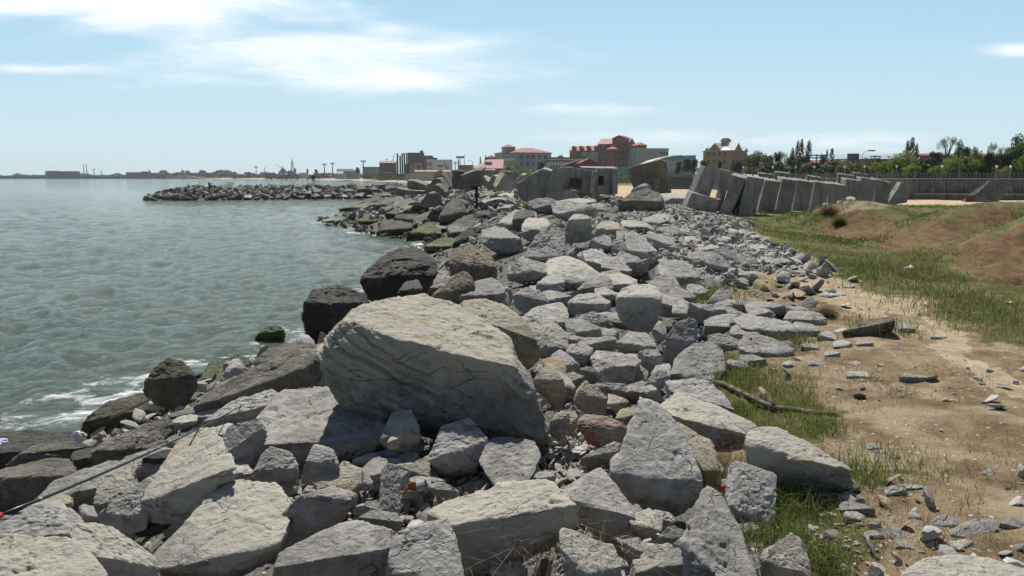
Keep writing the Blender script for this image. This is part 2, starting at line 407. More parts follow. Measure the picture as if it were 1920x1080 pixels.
def R(label, mat, P, B, tilt=12, roll=0, D=None, th=.38, lift=0, bd=0.0, p=80, amp=1.0, chops=3, strata=1.0, name='boulder', lvl=None, bed=None, cr=(.84, .95), th_=None):
    """P: photo points on the upper bedding plane (first = anchor on its front edge); B: points of the foot, each (u, v[, extra depth in widths])."""
    _seed[0] += 1
    allu = [a[0] for a in P+B]; low = max(B+[(a[0], a[1]) for a in P], key=lambda q: q[1])
    if D is None: D = hit(min(max(low[0], -200), 2100), low[1])[1]
    W = (max(allu)-min(allu))*D/FPX
    t, r = D2R(tilt), D2R(roll)
    n = np.array([math.sin(r), -math.sin(t)*math.cos(r), math.cos(t)*math.cos(r)])
    A = at(P[0][0], P[0][1], D+bd*W)
    pts = []
    for q in P:
        d = ray(q[0], q[1]); den = n@d
        k = (n@(A-CAM))/den if abs(den) > 1e-5 else 9e9
        y = (CAM+d*k)[1] if k > 0 else 9e9
        y = min(max(y, A[1]-.5*W), A[1]+1.5*W)
        if len(q) > 2: y = A[1]+q[2]*W
        pts.append(at(q[0], q[1], y))
    Pm = np.mean(pts, 0); low_pts = []
    for q in pts: low_pts.append(Pm+(q-Pm)*.8-n*th*W)
    for q in B: pts.append(at(q[0], q[1], D+(q[2] if len(q) > 2 else 0)*W))
    for q in B: pts.append(at(q[0]*.9+.1*(sum(allu)/len(allu)), q[1]-2, D+.3*W)-np.array([0, 0, .12*W]))
    pts += low_pts
    pts = np.array(pts); cc = pts.mean(0); pts = cc+(pts-cc)*(1.05 if W > .5 else 1.08)
    return put_rock(pts, mat, label, _seed[0], p=p, amp=amp, bed=bed if bed is not None else n, chops=chops, strata=strata, name=name, lvl=lvl, cr=cr, th_=th_)
# ------------------------------------------------------------------ ground zones (outlined on the ground as the photo shows them)
Z_GRAVEL = [(1060, 392), (1180, 378), (1290, 380), (1345, 402), (1400, 420), (1445, 455), (1520, 484), (1505, 508), (1400, 516), (1330, 535), (1250, 500), (1170, 440), (1080, 420)]
Z_BELT = [(-900, 1500), (-900, 700), (-400, 760), (0, 812), (600, 600), (770, 470), (600, 412), (700, 372), (840, 345), (1060, 345), (1120, 375), (1180, 385), (1165, 430), (1270, 500), (1335, 540), (1310, 575), (1420, 590), (1545, 590), (1560, 630), (1400, 665), (1350, 700), (1395, 790), (1400, 830), (1360, 880), (1400, 1020), (1420, 1100), (1500, 1500)]
Z_PATH = [(1500, 508), (1560, 500), (1600, 515), (1650, 548), (1720, 580), (1800, 625), (1920, 690), (2100, 780), (2100, 840), (1920, 740), (1800, 668), (1700, 615), (1620, 575), (1540, 545), (1480, 530)]
Z_GRASS = [[(1400, 408), (1530, 396), (1620, 398), (1700, 378), (1930, 372), (2100, 372), (2200, 560), (2200, 720), (1930, 650), (1850, 618), (1740, 575), (1640, 535), (1590, 512), (1570, 495), (1540, 490), (1470, 462), (1440, 440), (1370, 415)],
           [(1330, 690), (1400, 668), (1500, 705), (1570, 745), (1590, 775), (1540, 810), (1440, 810), (1390, 790)],
           [(1440, 880), (1530, 905), (1520, 1000), (1500, 1080), (1400, 1040), (1380, 980), (1430, 960)],
           [(1590, 848), (1700, 862), (1660, 885), (1600, 880)], [(1290, 528), (1350, 535), (1340, 565), (1270, 560)],
           [(1840, 610), (1960, 600), (1960, 650), (1860, 640)]]
Z_RED = [[(1528, 423), (1568, 400), (1642, 399), (1688, 425), (1670, 444), (1600, 450), (1542, 442)],
         [(1628, 466), (1705, 430), (1785, 398), (1850, 385), (1925, 388), (1880, 418), (1800, 452), (1725, 480)],
         [(1762, 494), (1832, 448), (1930, 412), (2200, 405), (2200, 600), (1930, 545), (1840, 525)]]
def jitter(x, y, a=.35, s=0):
    p = np.stack([x, y, x*0], 1)
    return x+a*fbm(p*1.1, 21+s, 3), y+a*1.6*fbm(p*1.1, 31+s, 3)
def uvof(x, y, z):
    P = np.stack([x, np.maximum(y, .6), z], 1); Q = P-CAM; w = Q@FW
    w = np.maximum(w, .2)
    return 960+FPX*Q[:, 0]/w, 540-FPX*(Q@UP)/w
def zones(x, y, z, s=0):
    jx, jy = jitter(x, y, .35, s); u, v = uvof(jx, jy, z); front = y > .6
    zr = front & (y < 90)
    g = np.zeros(len(x)); r = np.zeros(len(x))
    for q in Z_GRASS: g = np.maximum(g, pip(u, v, q)*1.)
    for q in Z_RED: r = np.maximum(r, pip(u, v, q)*1.)
    g *= zr; r *= zr; g = g*(1-r)
    gv = (pip(u, v, Z_GRAVEL) & zr)*1.; pt = (pip(u, v, Z_PATH) & zr)*1.; bt = ((pip(u, v, Z_BELT) & front & (y < 170)) | ((y < 190) & (sdist(x, y) < 5.0)))*1.
    return g, r, gv, pt, bt
def build_ground():
    ys = np.concatenate([np.arange(-7, 12, .065), 12*np.exp(np.linspace(0, math.log(3600/12), 360))])
    s = np.linspace(-1, 1, 561); s = np.sign(s)*np.abs(s)**1.15
    X = s[None]*(15+1.08*np.maximum(ys, 0))[:, None]; Y = np.broadcast_to(ys[:, None], X.shape)
    x, y = X.ravel(), Y.ravel().copy(); z = terrain(x, y)
    nr, nc = X.shape
    g, r, gv, pt, bt = zones(x, y, z)
    p3 = np.stack([x, y, z], 1)
    near = y < 60
    z = z+near*(gv*.03*fbm(p3*5, 4, 3)+r*(.10*fbm(p3*1.6, 6, 5, .6)-.05*np.abs(vnoise(p3*3.0, 8)))+.012*fbm(p3*9, 7, 2))
    z = z-bt*near*(.10+.12*(y < 14))
    i = np.arange(nr*nc).reshape(nr, nc)
    F = np.stack([i[:-1, :-1].ravel(), i[:-1, 1:].ravel(), i[1:, 1:].ravel(), i[1:, :-1].ravel()], 1)
    m, nt = newmat('ground_soil')
    A = nn(nt, 'ShaderNodeAttribute', attribute_name='zone_a').outputs[0]; B = nn(nt, 'ShaderNodeAttribute', attribute_name='zone_b').outputs[0]
    sa = nn(nt, 'ShaderNodeSeparateColor', {0: A}).outputs; sb = nn(nt, 'ShaderNodeSeparateColor', {0: B}).outputs
    tc = nn(nt, 'ShaderNodeTexCoord').outputs['Object']
    n1 = noise(nt, tc, .55, 7, .6); n2 = noise(nt, tc, 4.5, 8, .65); n3 = noise(nt, tc, 28, 7, .7); n4 = noise(nt, mapping(nt, tc, (1, 1, 1), (5, 3, 1)), 1.7, 7, .62)
    dirt = mixc(nt, ramp(nt, n2, .3, .7), (.13, .09, .052), (.255, .19, .118))
    dirt = mixc(nt, math_(nt, 'MULTIPLY', ramp(nt, n4, .46, .60), .75), dirt, (.325, .265, .18))
    dirt = mixc(nt, math_(nt, 'MULTIPLY', ramp(nt, n1, .56, .66), .6), dirt, (.17, .15, .06))
    path = mixc(nt, ramp(nt, n2, .3, .7), (.28, .215, .135), (.44, .355, .24))
    red = mixc(nt, ramp(nt, n2, .3, .7), (.095, .057, .032), (.195, .128, .070))
    red = mixc(nt, math_(nt, 'MULTIPLY', ramp(nt, n4, .53, .62), .7), red, (.12, .13, .035))
    grs = mixc(nt, ramp(nt, n4, .38, .6), (.06, .075, .02), (.15, .13, .058))
    grv = mixc(nt, ramp(nt, n3, .3, .7), (.14, .135, .125), (.37, .36, .34))
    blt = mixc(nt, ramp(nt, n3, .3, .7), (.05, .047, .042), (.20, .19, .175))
    snd = mixc(nt, ramp(nt, n1, .3, .7), (.36, .27, .17), (.50, .40, .27))
    inl = mixc(nt, ramp(nt, n1, .4, .6), (.10, .11, .05), (.20, .17, .11))
    def edge(f): return ramp(nt, math_(nt, 'ADD', f, math_(nt, 'MULTIPLY', math_(nt, 'SUBTRACT', n2, .5), .9)), .35, .65)
    c = mixc(nt, edge(sb[0]), dirt, path); c = mixc(nt, edge(sa[0]), c, grs); c = mixc(nt, edge(sa[1]), c, red)
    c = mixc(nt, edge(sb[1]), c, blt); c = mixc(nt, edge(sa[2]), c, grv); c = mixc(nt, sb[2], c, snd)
    c = mixc(nt, nn(nt, 'ShaderNodeAttribute', attribute_name='inland').outputs['Fac'], c, inl)
    # little chips of pale stone trodden into the soil
    vo = nn(nt, 'ShaderNodeTexVoronoi', {'Vector': tc, 'Scale': 14.0}); vo2 = ramp(nt, vo.outputs[0], .22, .16)
    pick = ramp(nt, math_(nt, 'ADD', noise(nt, tc, 1.3, 3), math_(nt, 'MULTIPLY', nn(nt, 'ShaderNodeSeparateColor', {0: vo.outputs[1]}).outputs[0], .25)), .62, .66)
    chip = math_(nt, 'MULTIPLY', math_(nt, 'MULTIPLY', vo2, pick), math_(nt, 'SUBTRACT', 1.0, math_(nt, 'ADD', sa[0], sa[1]), True))
    c = mixc(nt, chip, c, (.44, .42, .38))
    h = math_(nt, 'ADD', math_(nt, 'MULTIPLY', n3, .6), math_(nt, 'ADD', n2, math_(nt, 'MULTIPLY', chip, .3)))
    bp = nn(nt, 'ShaderNodeBump', {'Strength': .8, 'Distance': .05, 'Height': h})
    outm(nt, nn(nt, 'ShaderNodeBsdfPrincipled', {'Base Color': c, 'Roughness': .95, 'Normal': bp.outputs[0], 'Specular IOR Level': .1}).outputs[0])
    o = npmesh('ground', np.stack([x, y, z], 1), F, m, True); tag(o, kind='structure')
    sd = sdist(x, y)
    sand = np.where(y > 190, smooth(48, 30, sd)*1., 0); sand = np.maximum(sand, ((y > 47) & (y < 190) & (x > 4) & (z < 3))*smooth(.12, .3, np.abs(z-1.3)*0+.3)*smooth(52, 62, y))
    inl_ = np.maximum(smooth(30, 48, sd)*(y > 190), (z > 3.1)*1.)
    one = np.ones(len(x))
    addattr(o, 'zone_a', np.stack([g, r, gv, one], 1)); addattr(o, 'zone_b', np.stack([pt, bt, sand, one], 1)); addattr(o, 'inland', inl_)
    return o
ground = build_ground()

def build_sea():
    ys = np.concatenate([np.arange(-12, 9, .3), 9*np.exp(np.linspace(0, math.log(1500/9), 760))])
    s = np.linspace(0, 1, 640)
    x0 = -(26+1.35*np.maximum(ys, 0)); x1 = 4-.0*ys
    X = x0[:, None]+(x1-x0)[:, None]*s[None]; Y = np.broadcast_to(ys[:, None], X.shape)
    x, y = X.ravel(), Y.ravel().copy(); z = np.zeros(len(x)); rng = np.random.RandomState(4)
    step = np.maximum(np.abs(y)*.0067, (26+1.35*np.maximum(y, 0))/640*1.2)
    wv = .45*fbm(np.stack([x*.08, y*.08, x*0], 1), 77, 2)
    for k in range(46):
        lam = .5*(5.0/.5)**rng.rand(); th = D2R(205)+rng.normal()*.55       # travelling towards the shore
        kx, ky = math.cos(th)*2*math.pi/lam, math.sin(th)*2*math.pi/lam
        amp = .0095*lam**.62
        ph = kx*x+ky*y+rng.rand()*6.28+wv*5
        f = smooth(2.2, 5, lam/step)
        z += amp*f*(1-np.abs(np.sin(ph*.5)))*1.6-amp*f*.6
    sd = -sdist(x, y)
    z = z*smooth(-1, 4, sd)+.05*np.exp(-((sd-1.0)/1.0)**2)*fbm(np.stack([x*1.5, y*1.5, x*0], 1), 5, 3)
    nr, nc = X.shape; i = np.arange(nr*nc).reshape(nr, nc)
    F = np.stack([i[:-1, :-1].ravel(), i[:-1, 1:].ravel(), i[1:, 1:].ravel(), i[1:, :-1].ravel()], 1)
    m, nt = newmat('sea_water')
    tc = nn(nt, 'ShaderNodeTexCoord').outputs['Object']; fo = nn(nt, 'ShaderNodeAttribute', attribute_name='foam').outputs['Fac']
    n1 = noise(nt, mapping(nt, tc, (.75, 1.4, 1)), 3.6, 9, .66, .3); n2 = noise(nt, mapping(nt, tc, (.35, 1, 1)), .06, 4, .6); n3 = noise(nt, tc, 10, 6, .7)
    nf = noise(nt, mapping(nt, tc, (1, 1, 1)), 1.25, 10, .72, .8)
    nb = noise(nt, mapping(nt, tc, (.5, 1.2, 1)), .45, 7, .6, .4)
    col = mixc(nt, ramp(nt, n2, .35, .65), (.085, .115, .088), (.115, .138, .10))
    col = mixc(nt, math_(nt, 'MULTIPLY', ramp(nt, nb, .45, .62), .35), col, (.125, .13, .085))
    fm = ramp(nt, math_(nt, 'ADD', fo, math_(nt, 'MULTIPLY', nf, 1.1)), .93, 1.10)
    caps = ramp(nt, math_(nt, 'ADD', noise(nt, mapping(nt, tc, (.25, .6, 1)), .9, 8, .7, .6), math_(nt, 'MULTIPLY', n2, .12)), .775, .82)
    fm = math_(nt, 'MAXIMUM', fm, math_(nt, 'MULTIPLY', caps, .8))
    col = mixc(nt, fm, col, (.80, .82, .82))
    rg = mixc(nt, fm, (.07,)*3, (.7,)*3)
    h = math_(nt, 'ADD', math_(nt, 'MULTIPLY', n1, 1.0), math_(nt, 'MULTIPLY', n3, .34))
    bp = nn(nt, 'ShaderNodeBump', {'Strength': 1.0, 'Distance': .19, 'Height': h})
    outm(nt, nn(nt, 'ShaderNodeBsdfPrincipled', {'Base Color': col, 'Roughness': rg, 'IOR': 1.33, 'Normal': bp.outputs[0], 'Specular IOR Level': .5}).outputs[0])
    o = npmesh('sea_water', np.stack([x, y, z], 1), F, m, True); tag(o, kind='structure')
    f = np.exp(-(np.maximum(sd, 0)/1.0)**1.2)*.46
    big = fbm(np.stack([x*.22, y*.22, x*0], 1), 55, 3)
    f = f*(.75+.6*big)
    for (u, v, rx, ry, a) in ((370, 678, 1.3, 1.0, .22), (225, 725, 1.6, 1.2, .26), (150, 765, 1.4, 1.4, .20), (60, 800, 1.6, .8, .14), (540, 640, 1.5, 1.0, .2), (745, 425, 4, 3, .25), (690, 440, 5, 4, .3), (560, 420, 3.0, 2.5, .3), (800, 455, 1.5, 3, .3), (560, 620, 1.4, 1.6, .25)):
        c = atz(u, v, 0); f = f+a*np.exp(-((x-c[0])/rx)**2-((y-c[1])/ry)**2)
    f = np.where(y > 180, np.exp(-(np.maximum(sd, 0)/7)**2)*.5, f)
    addattr(o, 'foam', np.clip(f, 0, .41))
build_sea()
# ------------------------------------------------------------------ the individual boulders
BIG = at(800, 700, 5.35)
R('huge layered boulder with a cream top balanced on smaller stones in the foreground', 'creamtop',
  [(850, 652), (740, 640), (650, 602), (668, 580), (735, 565), (787, 556), (855, 572), (935, 628), (962, 690)],
  [(607, 660, .10), (612, 705, .08), (640, 742, .10), (740, 742, .03), (805, 757, -.02), (905, 800, -.05), (1003, 818, -.05), (1022, 795, .0), (1000, 735, .06)],
  tilt=13, roll=8, D=5.3, th=.30, bd=.02, p=60, amp=.9, chops=0, strata=1.25, lvl=7, bed=(.40, -.30, .87), th_=.055)
R('brownish ochre boulder leaning right behind the huge layered boulder', 'ochre',
  [(960, 625), (870, 590), (858, 568), (905, 562), (950, 572), (988, 605), (1005, 640)], [(900, 620), (955, 672), (990, 680), (1011, 660)], tilt=20, roll=12, D=6.1, th=.5, lvl=6)
R('small dark pebble lying on top of the huge layered boulder', 'grey', [(787, 592), (779, 588), (783, 582), (795, 584), (796, 592)], [(780, 596), (795, 597)], D=5.75, name='stone', lvl=3)
R('blurred pale boulder in the very bottom left corner', 'cream', [(60, 1090), (-160, 1060), (-150, 1008), (0, 1006), (100, 1012), (160, 1035), (198, 1078), (190, 1110)], [(-150, 1230), (60, 1260), (205, 1200)], tilt=14, D=2.35)
R('tilted slab with an orange edge behind the blurred corner boulder', 'cream', [(165, 1040), (135, 1005), (140, 980), (180, 977), (235, 1008), (288, 1045), (280, 1060)], [(170, 1100), (290, 1100), (295, 1070)], tilt=20, roll=6)
R('broad grey rock sloping up beside the red rod handle', 'grey', [(60, 1008), (-40, 1010), (10, 985), (75, 940), (110, 938), (150, 972), (152, 990)], [(-40, 1030), (80, 1020), (150, 1000)], tilt=22)
R('rock with a brown hollow under the black fishing rod', 'ochre', [(100, 935), (78, 952), (88, 930), (110, 925), (135, 932), (134, 945)], [(75, 965), (130, 955)], tilt=20)
R('small pale block touching the brown hollowed rock', 'grey', [(160, 965), (148, 950), (158, 945), (175, 950), (184, 972)], [(150, 985), (182, 978)], tilt=20, name='stone')
R('pale craggy block on the left slope below the rod', 'cream', [(215, 935), (178, 945), (188, 900), (203, 886), (232, 880), (262, 912), (245, 935)], [(176, 952), (195, 958), (250, 948)], tilt=30)
R('dark grey wedge in front of the pale craggy block', 'grey', [(240, 965), (188, 962), (215, 940), (270, 902), (290, 890), (278, 955)], [(190, 985), (218, 1006), (272, 990), (276, 965)], tilt=38)
R('big tilted slab with an ochre crest in the left foreground', 'cream', [(335, 930), (262, 945), (288, 895), (322, 862), (345, 842), (400, 803), (408, 830), (418, 868), (395, 890)], [(292, 960), (322, 1002), (352, 950), (412, 885), (440, 880)], tilt=24, roll=-14, th=.4, strata=1.3)
R('ochre crested slab partly hidden behind the big tilted slab', 'ochre', [(335, 870), (300, 880), (330, 835), (368, 806), (404, 803), (402, 840)], [(300, 900), (395, 880)], tilt=16)
R('wide cream slab pitted with brown spots in the bottom left', 'cream', [(405, 1052), (290, 1040), (350, 985), (400, 930), (445, 898), (540, 915), (556, 942), (535, 985), (475, 1030)], [(300, 1065), (420, 1072), (520, 1020)], tilt=20, roll=-8, th=.22, strata=.6)
R('long dark diagonal slab with a bright tip in the bottom left', 'grey', [(588, 932), (570, 928), (626, 911), (660, 931), (655, 940)], [(438, 1046, .05), (500, 985, .12), (530, 1030, -.05), (600, 990, 0), (650, 950, .08)], tilt=5, th=.12, chops=1, strata=.5)
R('rounded grey block standing below the large flat slab', 'grey', [(515, 872), (478, 885), (490, 852), (508, 838), (545, 850), (559, 878)], [(476, 902), (500, 916), (545, 919), (557, 897)], tilt=42, p=20)
R('large flat grey slab shaded by the huge layered boulder', 'grey', [(552, 832), (470, 835), (458, 812), (490, 768), (522, 733), (600, 727), (662, 737), (702, 765), (722, 800), (712, 815), (625, 822)], [(460, 848), (482, 868), (530, 858), (600, 848), (690, 850), (718, 826)], tilt=12, roll=-3, th=.16, strata=.9, amp=.7, lvl=6)
R('square cornered block with a sharp crest under the huge boulder', 'grey', [(868, 834), (806, 864), (828, 802), (880, 786), (913, 825)], [(812, 872), (842, 886), (888, 877), (908, 845)], tilt=34, chops=0, p=60)
R('shaded flat slab below the right end of the huge boulder', 'grey', [(930, 905), (903, 862), (925, 822), (1000, 822), (1012, 850), (985, 905)], [(935, 918), (978, 920)], tilt=20, D=4.5, th=.15)
R('long pale topped slab across the bottom centre', 'cream', [(855, 985), (805, 962), (830, 945), (950, 908), (1010, 899), (1052, 920), (1050, 932), (950, 957)], [(855, 1040), (878, 1072), (960, 1042), (1052, 990), (1080, 975), (1076, 948)], tilt=12, roll=-10, th=.25, chops=1)
R('cracked pale block at the bottom edge left of the long slab', 'grey', [(745, 1070), (733, 1040), (745, 1002), (792, 979), (840, 976), (852, 1000), (862, 1050), (866, 1088)], [(730, 1120), (870, 1130)], tilt=36, strata=1.4)
R('low slab with a pale top at the bottom edge below the dark diagonal slab', 'grey', [(655, 1035), (522, 1065), (530, 1038), (600, 1003), (655, 975), (732, 996), (730, 1030)], [(520, 1090), (640, 1120), (705, 1068), (733, 1038)], tilt=15, roll=-6)
R('small dark fronted block behind the cracked pale block', 'grey', [(720, 975), (670, 970), (690, 958), (742, 962), (755, 980)], [(668, 998), (735, 1000), (750, 990)], tilt=12)
R('upright smooth pale slab amid loose shards', 'grey', [(733, 955), (712, 930), (715, 885), (727, 871), (749, 876), (750, 950)], [(714, 957), (748, 962)], tilt=46, th=.3, chops=0, strata=.3)
R('flaky yellowish slab behind the upright smooth slab', 'ochre', [(630, 912), (588, 900), (610, 882), (650, 876), (680, 880), (668, 905)], [(600, 915), (660, 918)], tilt=25, strata=2)
R('grey block between the rounded block and the flaky yellow slab', 'grey', [(600, 868), (575, 865), (590, 832), (620, 842), (626, 862)], [(565, 900), (600, 905), (636, 880)], tilt=35)
R('smooth tilted dark grey plate right of the long pale slab', 'grey', [(1130, 1003), (1056, 922), (1098, 916), (1126, 878), (1191, 960), (1140, 985)], [(1060, 935), (1135, 1010), (1188, 970)], tilt=34, th=.12, chops=0, strata=.4)
R('rough pale rock at the bottom edge right of the dry twigs', 'cream', [(1100, 1075), (1055, 1030), (1053, 990), (1076, 999), (1150, 1026), (1160, 1062)], [(1070, 1120), (1165, 1120)], tilt=30)
R('long pale slab running down to the bottom edge on the right', 'grey', [(1310, 1060), (1282, 1015), (1313, 960), (1320, 915), (1352, 932), (1385, 990), (1396, 1040), (1425, 1100), (1385, 1120)], [(1290, 1120), (1380, 1150)], tilt=24, roll=8, th=.3, strata=.6)
R('massive grey block with slanting grain right of centre', 'grey', [(1245, 914), (1205, 875), (1178, 838), (1190, 795), (1202, 752), (1236, 762), (1275, 805), (1297, 850), (1313, 905)], [(1152, 885), (1160, 915), (1202, 926), (1265, 943), (1309, 928)], tilt=40, roll=-6, th=.45, strata=1.3, lvl=6)
R('yellow grained slab tucked behind the massive grey block', 'ochre', [(1318, 880), (1285, 835), (1262, 790), (1295, 802), (1333, 822), (1346, 868)], [(1325, 915), (1351, 930), (1346, 885)], tilt=30, strata=1.6)
R('white faced upright block beside the tall green grass', 'grey', [(1390, 975), (1363, 935), (1368, 880), (1387, 864), (1453, 892), (1450, 975), (1440, 985)], [(1370, 950), (1400, 985), (1445, 992)], tilt=44, roll=0, chops=1, p=50, strata=.6)
R('big yellowish oblong boulder lying at the edge of the dirt', 'cream', [(1480, 845), (1405, 828), (1390, 820), (1408, 800), (1442, 796), (1502, 820), (1560, 852), (1600, 882), (1560, 880)], [(1388, 848), (1398, 872), (1430, 892), (1500, 918), (1545, 937), (1600, 926), (1606, 900)], tilt=15, roll=10, p=14, strata=1.8, th=.25)
R('triangular rock with a bright orange stain at the bottom edge', 'rust', [(1475, 1065), (1428, 1050), (1436, 1030), (1468, 1017), (1487, 1001), (1500, 1010), (1518, 1078)], [(1430, 1110), (1525, 1110)], tilt=42)
R('wide cream slab in the bottom right corner', 'cream', [(1800, 1110), (1685, 1085), (1732, 1053), (1776, 1040), (1862, 1046), (1930, 1072), (1990, 1110)], [(1690, 1160), (1960, 1180)], tilt=8, strata=.6)
R('small oblong block beside the orange stained rock', 'grey', [(1412, 1068), (1400, 1050), (1405, 1042), (1423, 1040), (1433, 1062)], [(1402, 1075), (1430, 1075)], tilt=35, name='stone')
R('long flat yellowish slab pointing at the driftwood', 'cream', [(1330, 802), (1233, 758), (1268, 736), (1332, 757), (1416, 795), (1406, 816)], [(1262, 780), (1330, 822), (1396, 835)], tilt=10, roll=6, th=.1, strata=.8)
R('dark wedge under the long flat yellowish slab', 'grey', [(1318, 812), (1290, 802), (1322, 787), (1346, 800), (1352, 820)], [(1290, 815), (1322, 832), (1361, 838)], tilt=40)
R('grey wedge between the driftwood and the long yellowish slab', 'grey', [(1310, 738), (1250, 716), (1298, 711), (1326, 714), (1352, 735), (1373, 768)], [(1262, 735), (1335, 765), (1372, 776)], tilt=22)
R('broad pale tilted slab above the driftwood', 'grey', [(1330, 714), (1268, 672), (1298, 648), (1330, 640), (1360, 660), (1363, 690), (1346, 710)], [(1260, 705), (1290, 718), (1335, 720)], tilt=28, strata=1.2)
R('slab standing on edge beside the broad tilted slab', 'grey', [(1262, 640), (1252, 628), (1264, 606), (1296, 598), (1306, 606), (1300, 640)], [(1245, 668), (1254, 692), (1276, 682), (1304, 645)], tilt=52, roll=-10)
R('large cube shaped boulder with a tan right side', 'cream', [(1185, 556), (1156, 548), (1176, 535), (1220, 532), (1241, 546), (1225, 555)], [(1153, 582), (1176, 612), (1214, 625), (1236, 597), (1240, 560), (1157, 555)], tilt=8, p=16, th=.7, chops=1, strata=.5, lvl=5)
R('dark block in the shadow right below the cube boulder', 'grey', [(1200, 640), (1158, 642), (1185, 621), (1212, 625), (1233, 652)], [(1162, 657), (1225, 660)], tilt=25)
R('five sided block standing between the shadow and the wedge rocks', 'grey', [(1212, 668), (1197, 662), (1214, 655), (1233, 656), (1242, 670)], [(1198, 682), (1216, 700), (1240, 692)], tilt=30)
R('cream coloured block right behind the brownish ochre boulder', 'cream', [(1030, 648), (985, 628), (990, 608), (1030, 601), (1056, 615), (1066, 652)], [(995, 662), (1064, 668)], tilt=26)
R('pointed layered rock with a dark hollow left side in mid slope', 'grey', [(1158, 688), (1108, 668), (1118, 657), (1165, 664), (1201, 676), (1190, 688)], [(1120, 700), (1130, 716), (1162, 727), (1186, 712)], tilt=16, strata=1.6)
R('bright ochre yellow block on the slope right of the huge boulder', 'ochre', [(1105, 742), (1082, 728), (1098, 718), (1120, 728), (1137, 748)], [(1077, 752), (1096, 771), (1126, 780), (1135, 766)], tilt=40)
R('brown and grey block beside the right end of the huge boulder', 'ochre', [(1030, 702), (1003, 712), (1022, 687), (1042, 693), (1056, 715)], [(1000, 722), (1030, 746), (1050, 764), (1060, 735)], tilt=40)
R('small tan rock at the right tip of the huge boulder', 'ochre', [(1045, 784), (1030, 790), (1048, 770), (1069, 775)], [(1028, 812), (1046, 823), (1062, 816), (1068, 790)], tilt=35, p=16)
R('boulder with a rust red right side on the slope', 'rust', [(1130, 798), (1084, 788), (1098, 777), (1142, 782), (1180, 803)], [(1090, 808), (1106, 826), (1150, 840), (1181, 817)], tilt=22, p=14)
R('grey wedge rock among gravel left of the massive block', 'grey', [(1112, 847), (1090, 860), (1150, 829), (1163, 833), (1157, 845)], [(1092, 868), (1116, 870), (1156, 854)], tilt=30)
R('small yellow brown stone behind the rust red boulder', 'ochre', [(1175, 780), (1155, 785), (1162, 768), (1190, 764), (1205, 775)], [(1158, 795), (1180, 802), (1203, 788)], tilt=25, name='stone')
R('split grey stone left of the long yellowish slab', 'grey', [(1225, 715), (1208, 722), (1228, 695), (1250, 697), (1250, 708)], [(1210, 735), (1232, 740), (1246, 720)], tilt=40)
R('yellowish block wedged between two grey blocks on the slope', 'ochre', [(1195, 712), (1183, 715), (1198, 684), (1216, 698), (1212, 712)], [(1185, 728), (1210, 728)], tilt=35)
R('speckled brown boulder of pebbly concrete on the crest', 'conglom', [(885, 495), (838, 490), (846, 470), (890, 462), (925, 474), (939, 500)], [(840, 517), (870, 537), (902, 550), (937, 527)], tilt=20, p=9, strata=0)
R('rounded pebbly block in front of the speckled brown boulder', 'conglom', [(855, 540), (815, 555), (852, 512), (880, 504), (894, 530)], [(803, 562), (845, 574), (885, 545)], tilt=36, p=9, strata=0)
R('smooth pale hump backed rock behind the ochre boulder', 'grey', [(900, 550), (857, 556), (885, 527), (925, 519), (951, 540), (945, 552)], [(858, 564), (900, 568), (946, 560)], tilt=20, p=14)
R('black sea washed boulder below the pebbly concrete boulder', 'dark', [(765, 505), (675, 522), (710, 488), (745, 470), (790, 467), (814, 490)], [(680, 535), (700, 552), (740, 562), (790, 542), (816, 515)], tilt=20, p=60, strata=.9, amp=1.5, chops=5, D=17.5)
R('black sea washed boulder behind the left end of the huge boulder', 'dark', [(625, 562), (573, 568), (590, 540), (640, 534), (686, 552), (690, 570)], [(568, 590), (572, 625), (600, 644), (660, 636), (692, 600)], tilt=22, p=60, strata=1.2, amp=1.6, chops=5, D=12.5)
R('small black rock between the two black boulders', 'dark', [(765, 540), (750, 545), (760, 528), (785, 524), (790, 540)], [(745, 560), (790, 562)], D=15.5)
R('cracked pale rock right of the black boulder', 'grey', [(820, 540), (790, 540), (800, 510), (835, 504), (848, 522)], [(788, 556), (840, 556)], tilt=30, strata=1.6)
R('pyramid shaped mossy rock at the waterline', 'moss', [(318, 700), (272, 715), (288, 690), (314, 672), (342, 677), (368, 705)], [(267, 728), (298, 757), (345, 762), (371, 722)], tilt=42, p=20)
R('low dark rock on the water edge below the mossy pyramid', 'moss', [(240, 765), (158, 790), (198, 756), (255, 740), (300, 738), (316, 760)], [(153, 806), (200, 803), (250, 795), (312, 778)], tilt=18)
R('green weed covered rock half in the surf', 'moss', [(200, 765), (170, 775), (190, 755), (240, 735), (262, 732), (258, 750)], [(165, 782), (255, 760)], tilt=12, D=13.0)
R('olive brown rock sloping into the water right of the mossy pyramid', 'moss', [(420, 705), (372, 722), (392, 682), (440, 667), (478, 671), (468, 690)], [(368, 745), (400, 738), (465, 705)], tilt=22, D=13.5)
R('long dark ridge of slab along the rod', 'weath', [(480, 712), (368, 762), (400, 735), (482, 690), (560, 655), (592, 662), (560, 692)], [(372, 778), (480, 735), (562, 708)], tilt=18, roll=-14, strata=1.5)
R('greenish slab behind the dark ridge near the black boulder', 'weath', [(520, 682), (478, 676), (510, 650), (560, 640), (592, 650), (570, 670)], [(480, 690), (560, 690)], tilt=16)
R('tan topped slab at the left edge beside the water', 'weath', [(60, 838), (-40, 850), (-30, 812), (60, 806), (150, 812), (162, 826)], [(-40, 880), (20, 870), (155, 845)], tilt=12)
R('dark fronted rock under the tan topped slab', 'weath', [(75, 842), (32, 856), (60, 836), (140, 826), (168, 838)], [(15, 876), (60, 884), (140, 882), (160, 855)], tilt=14)
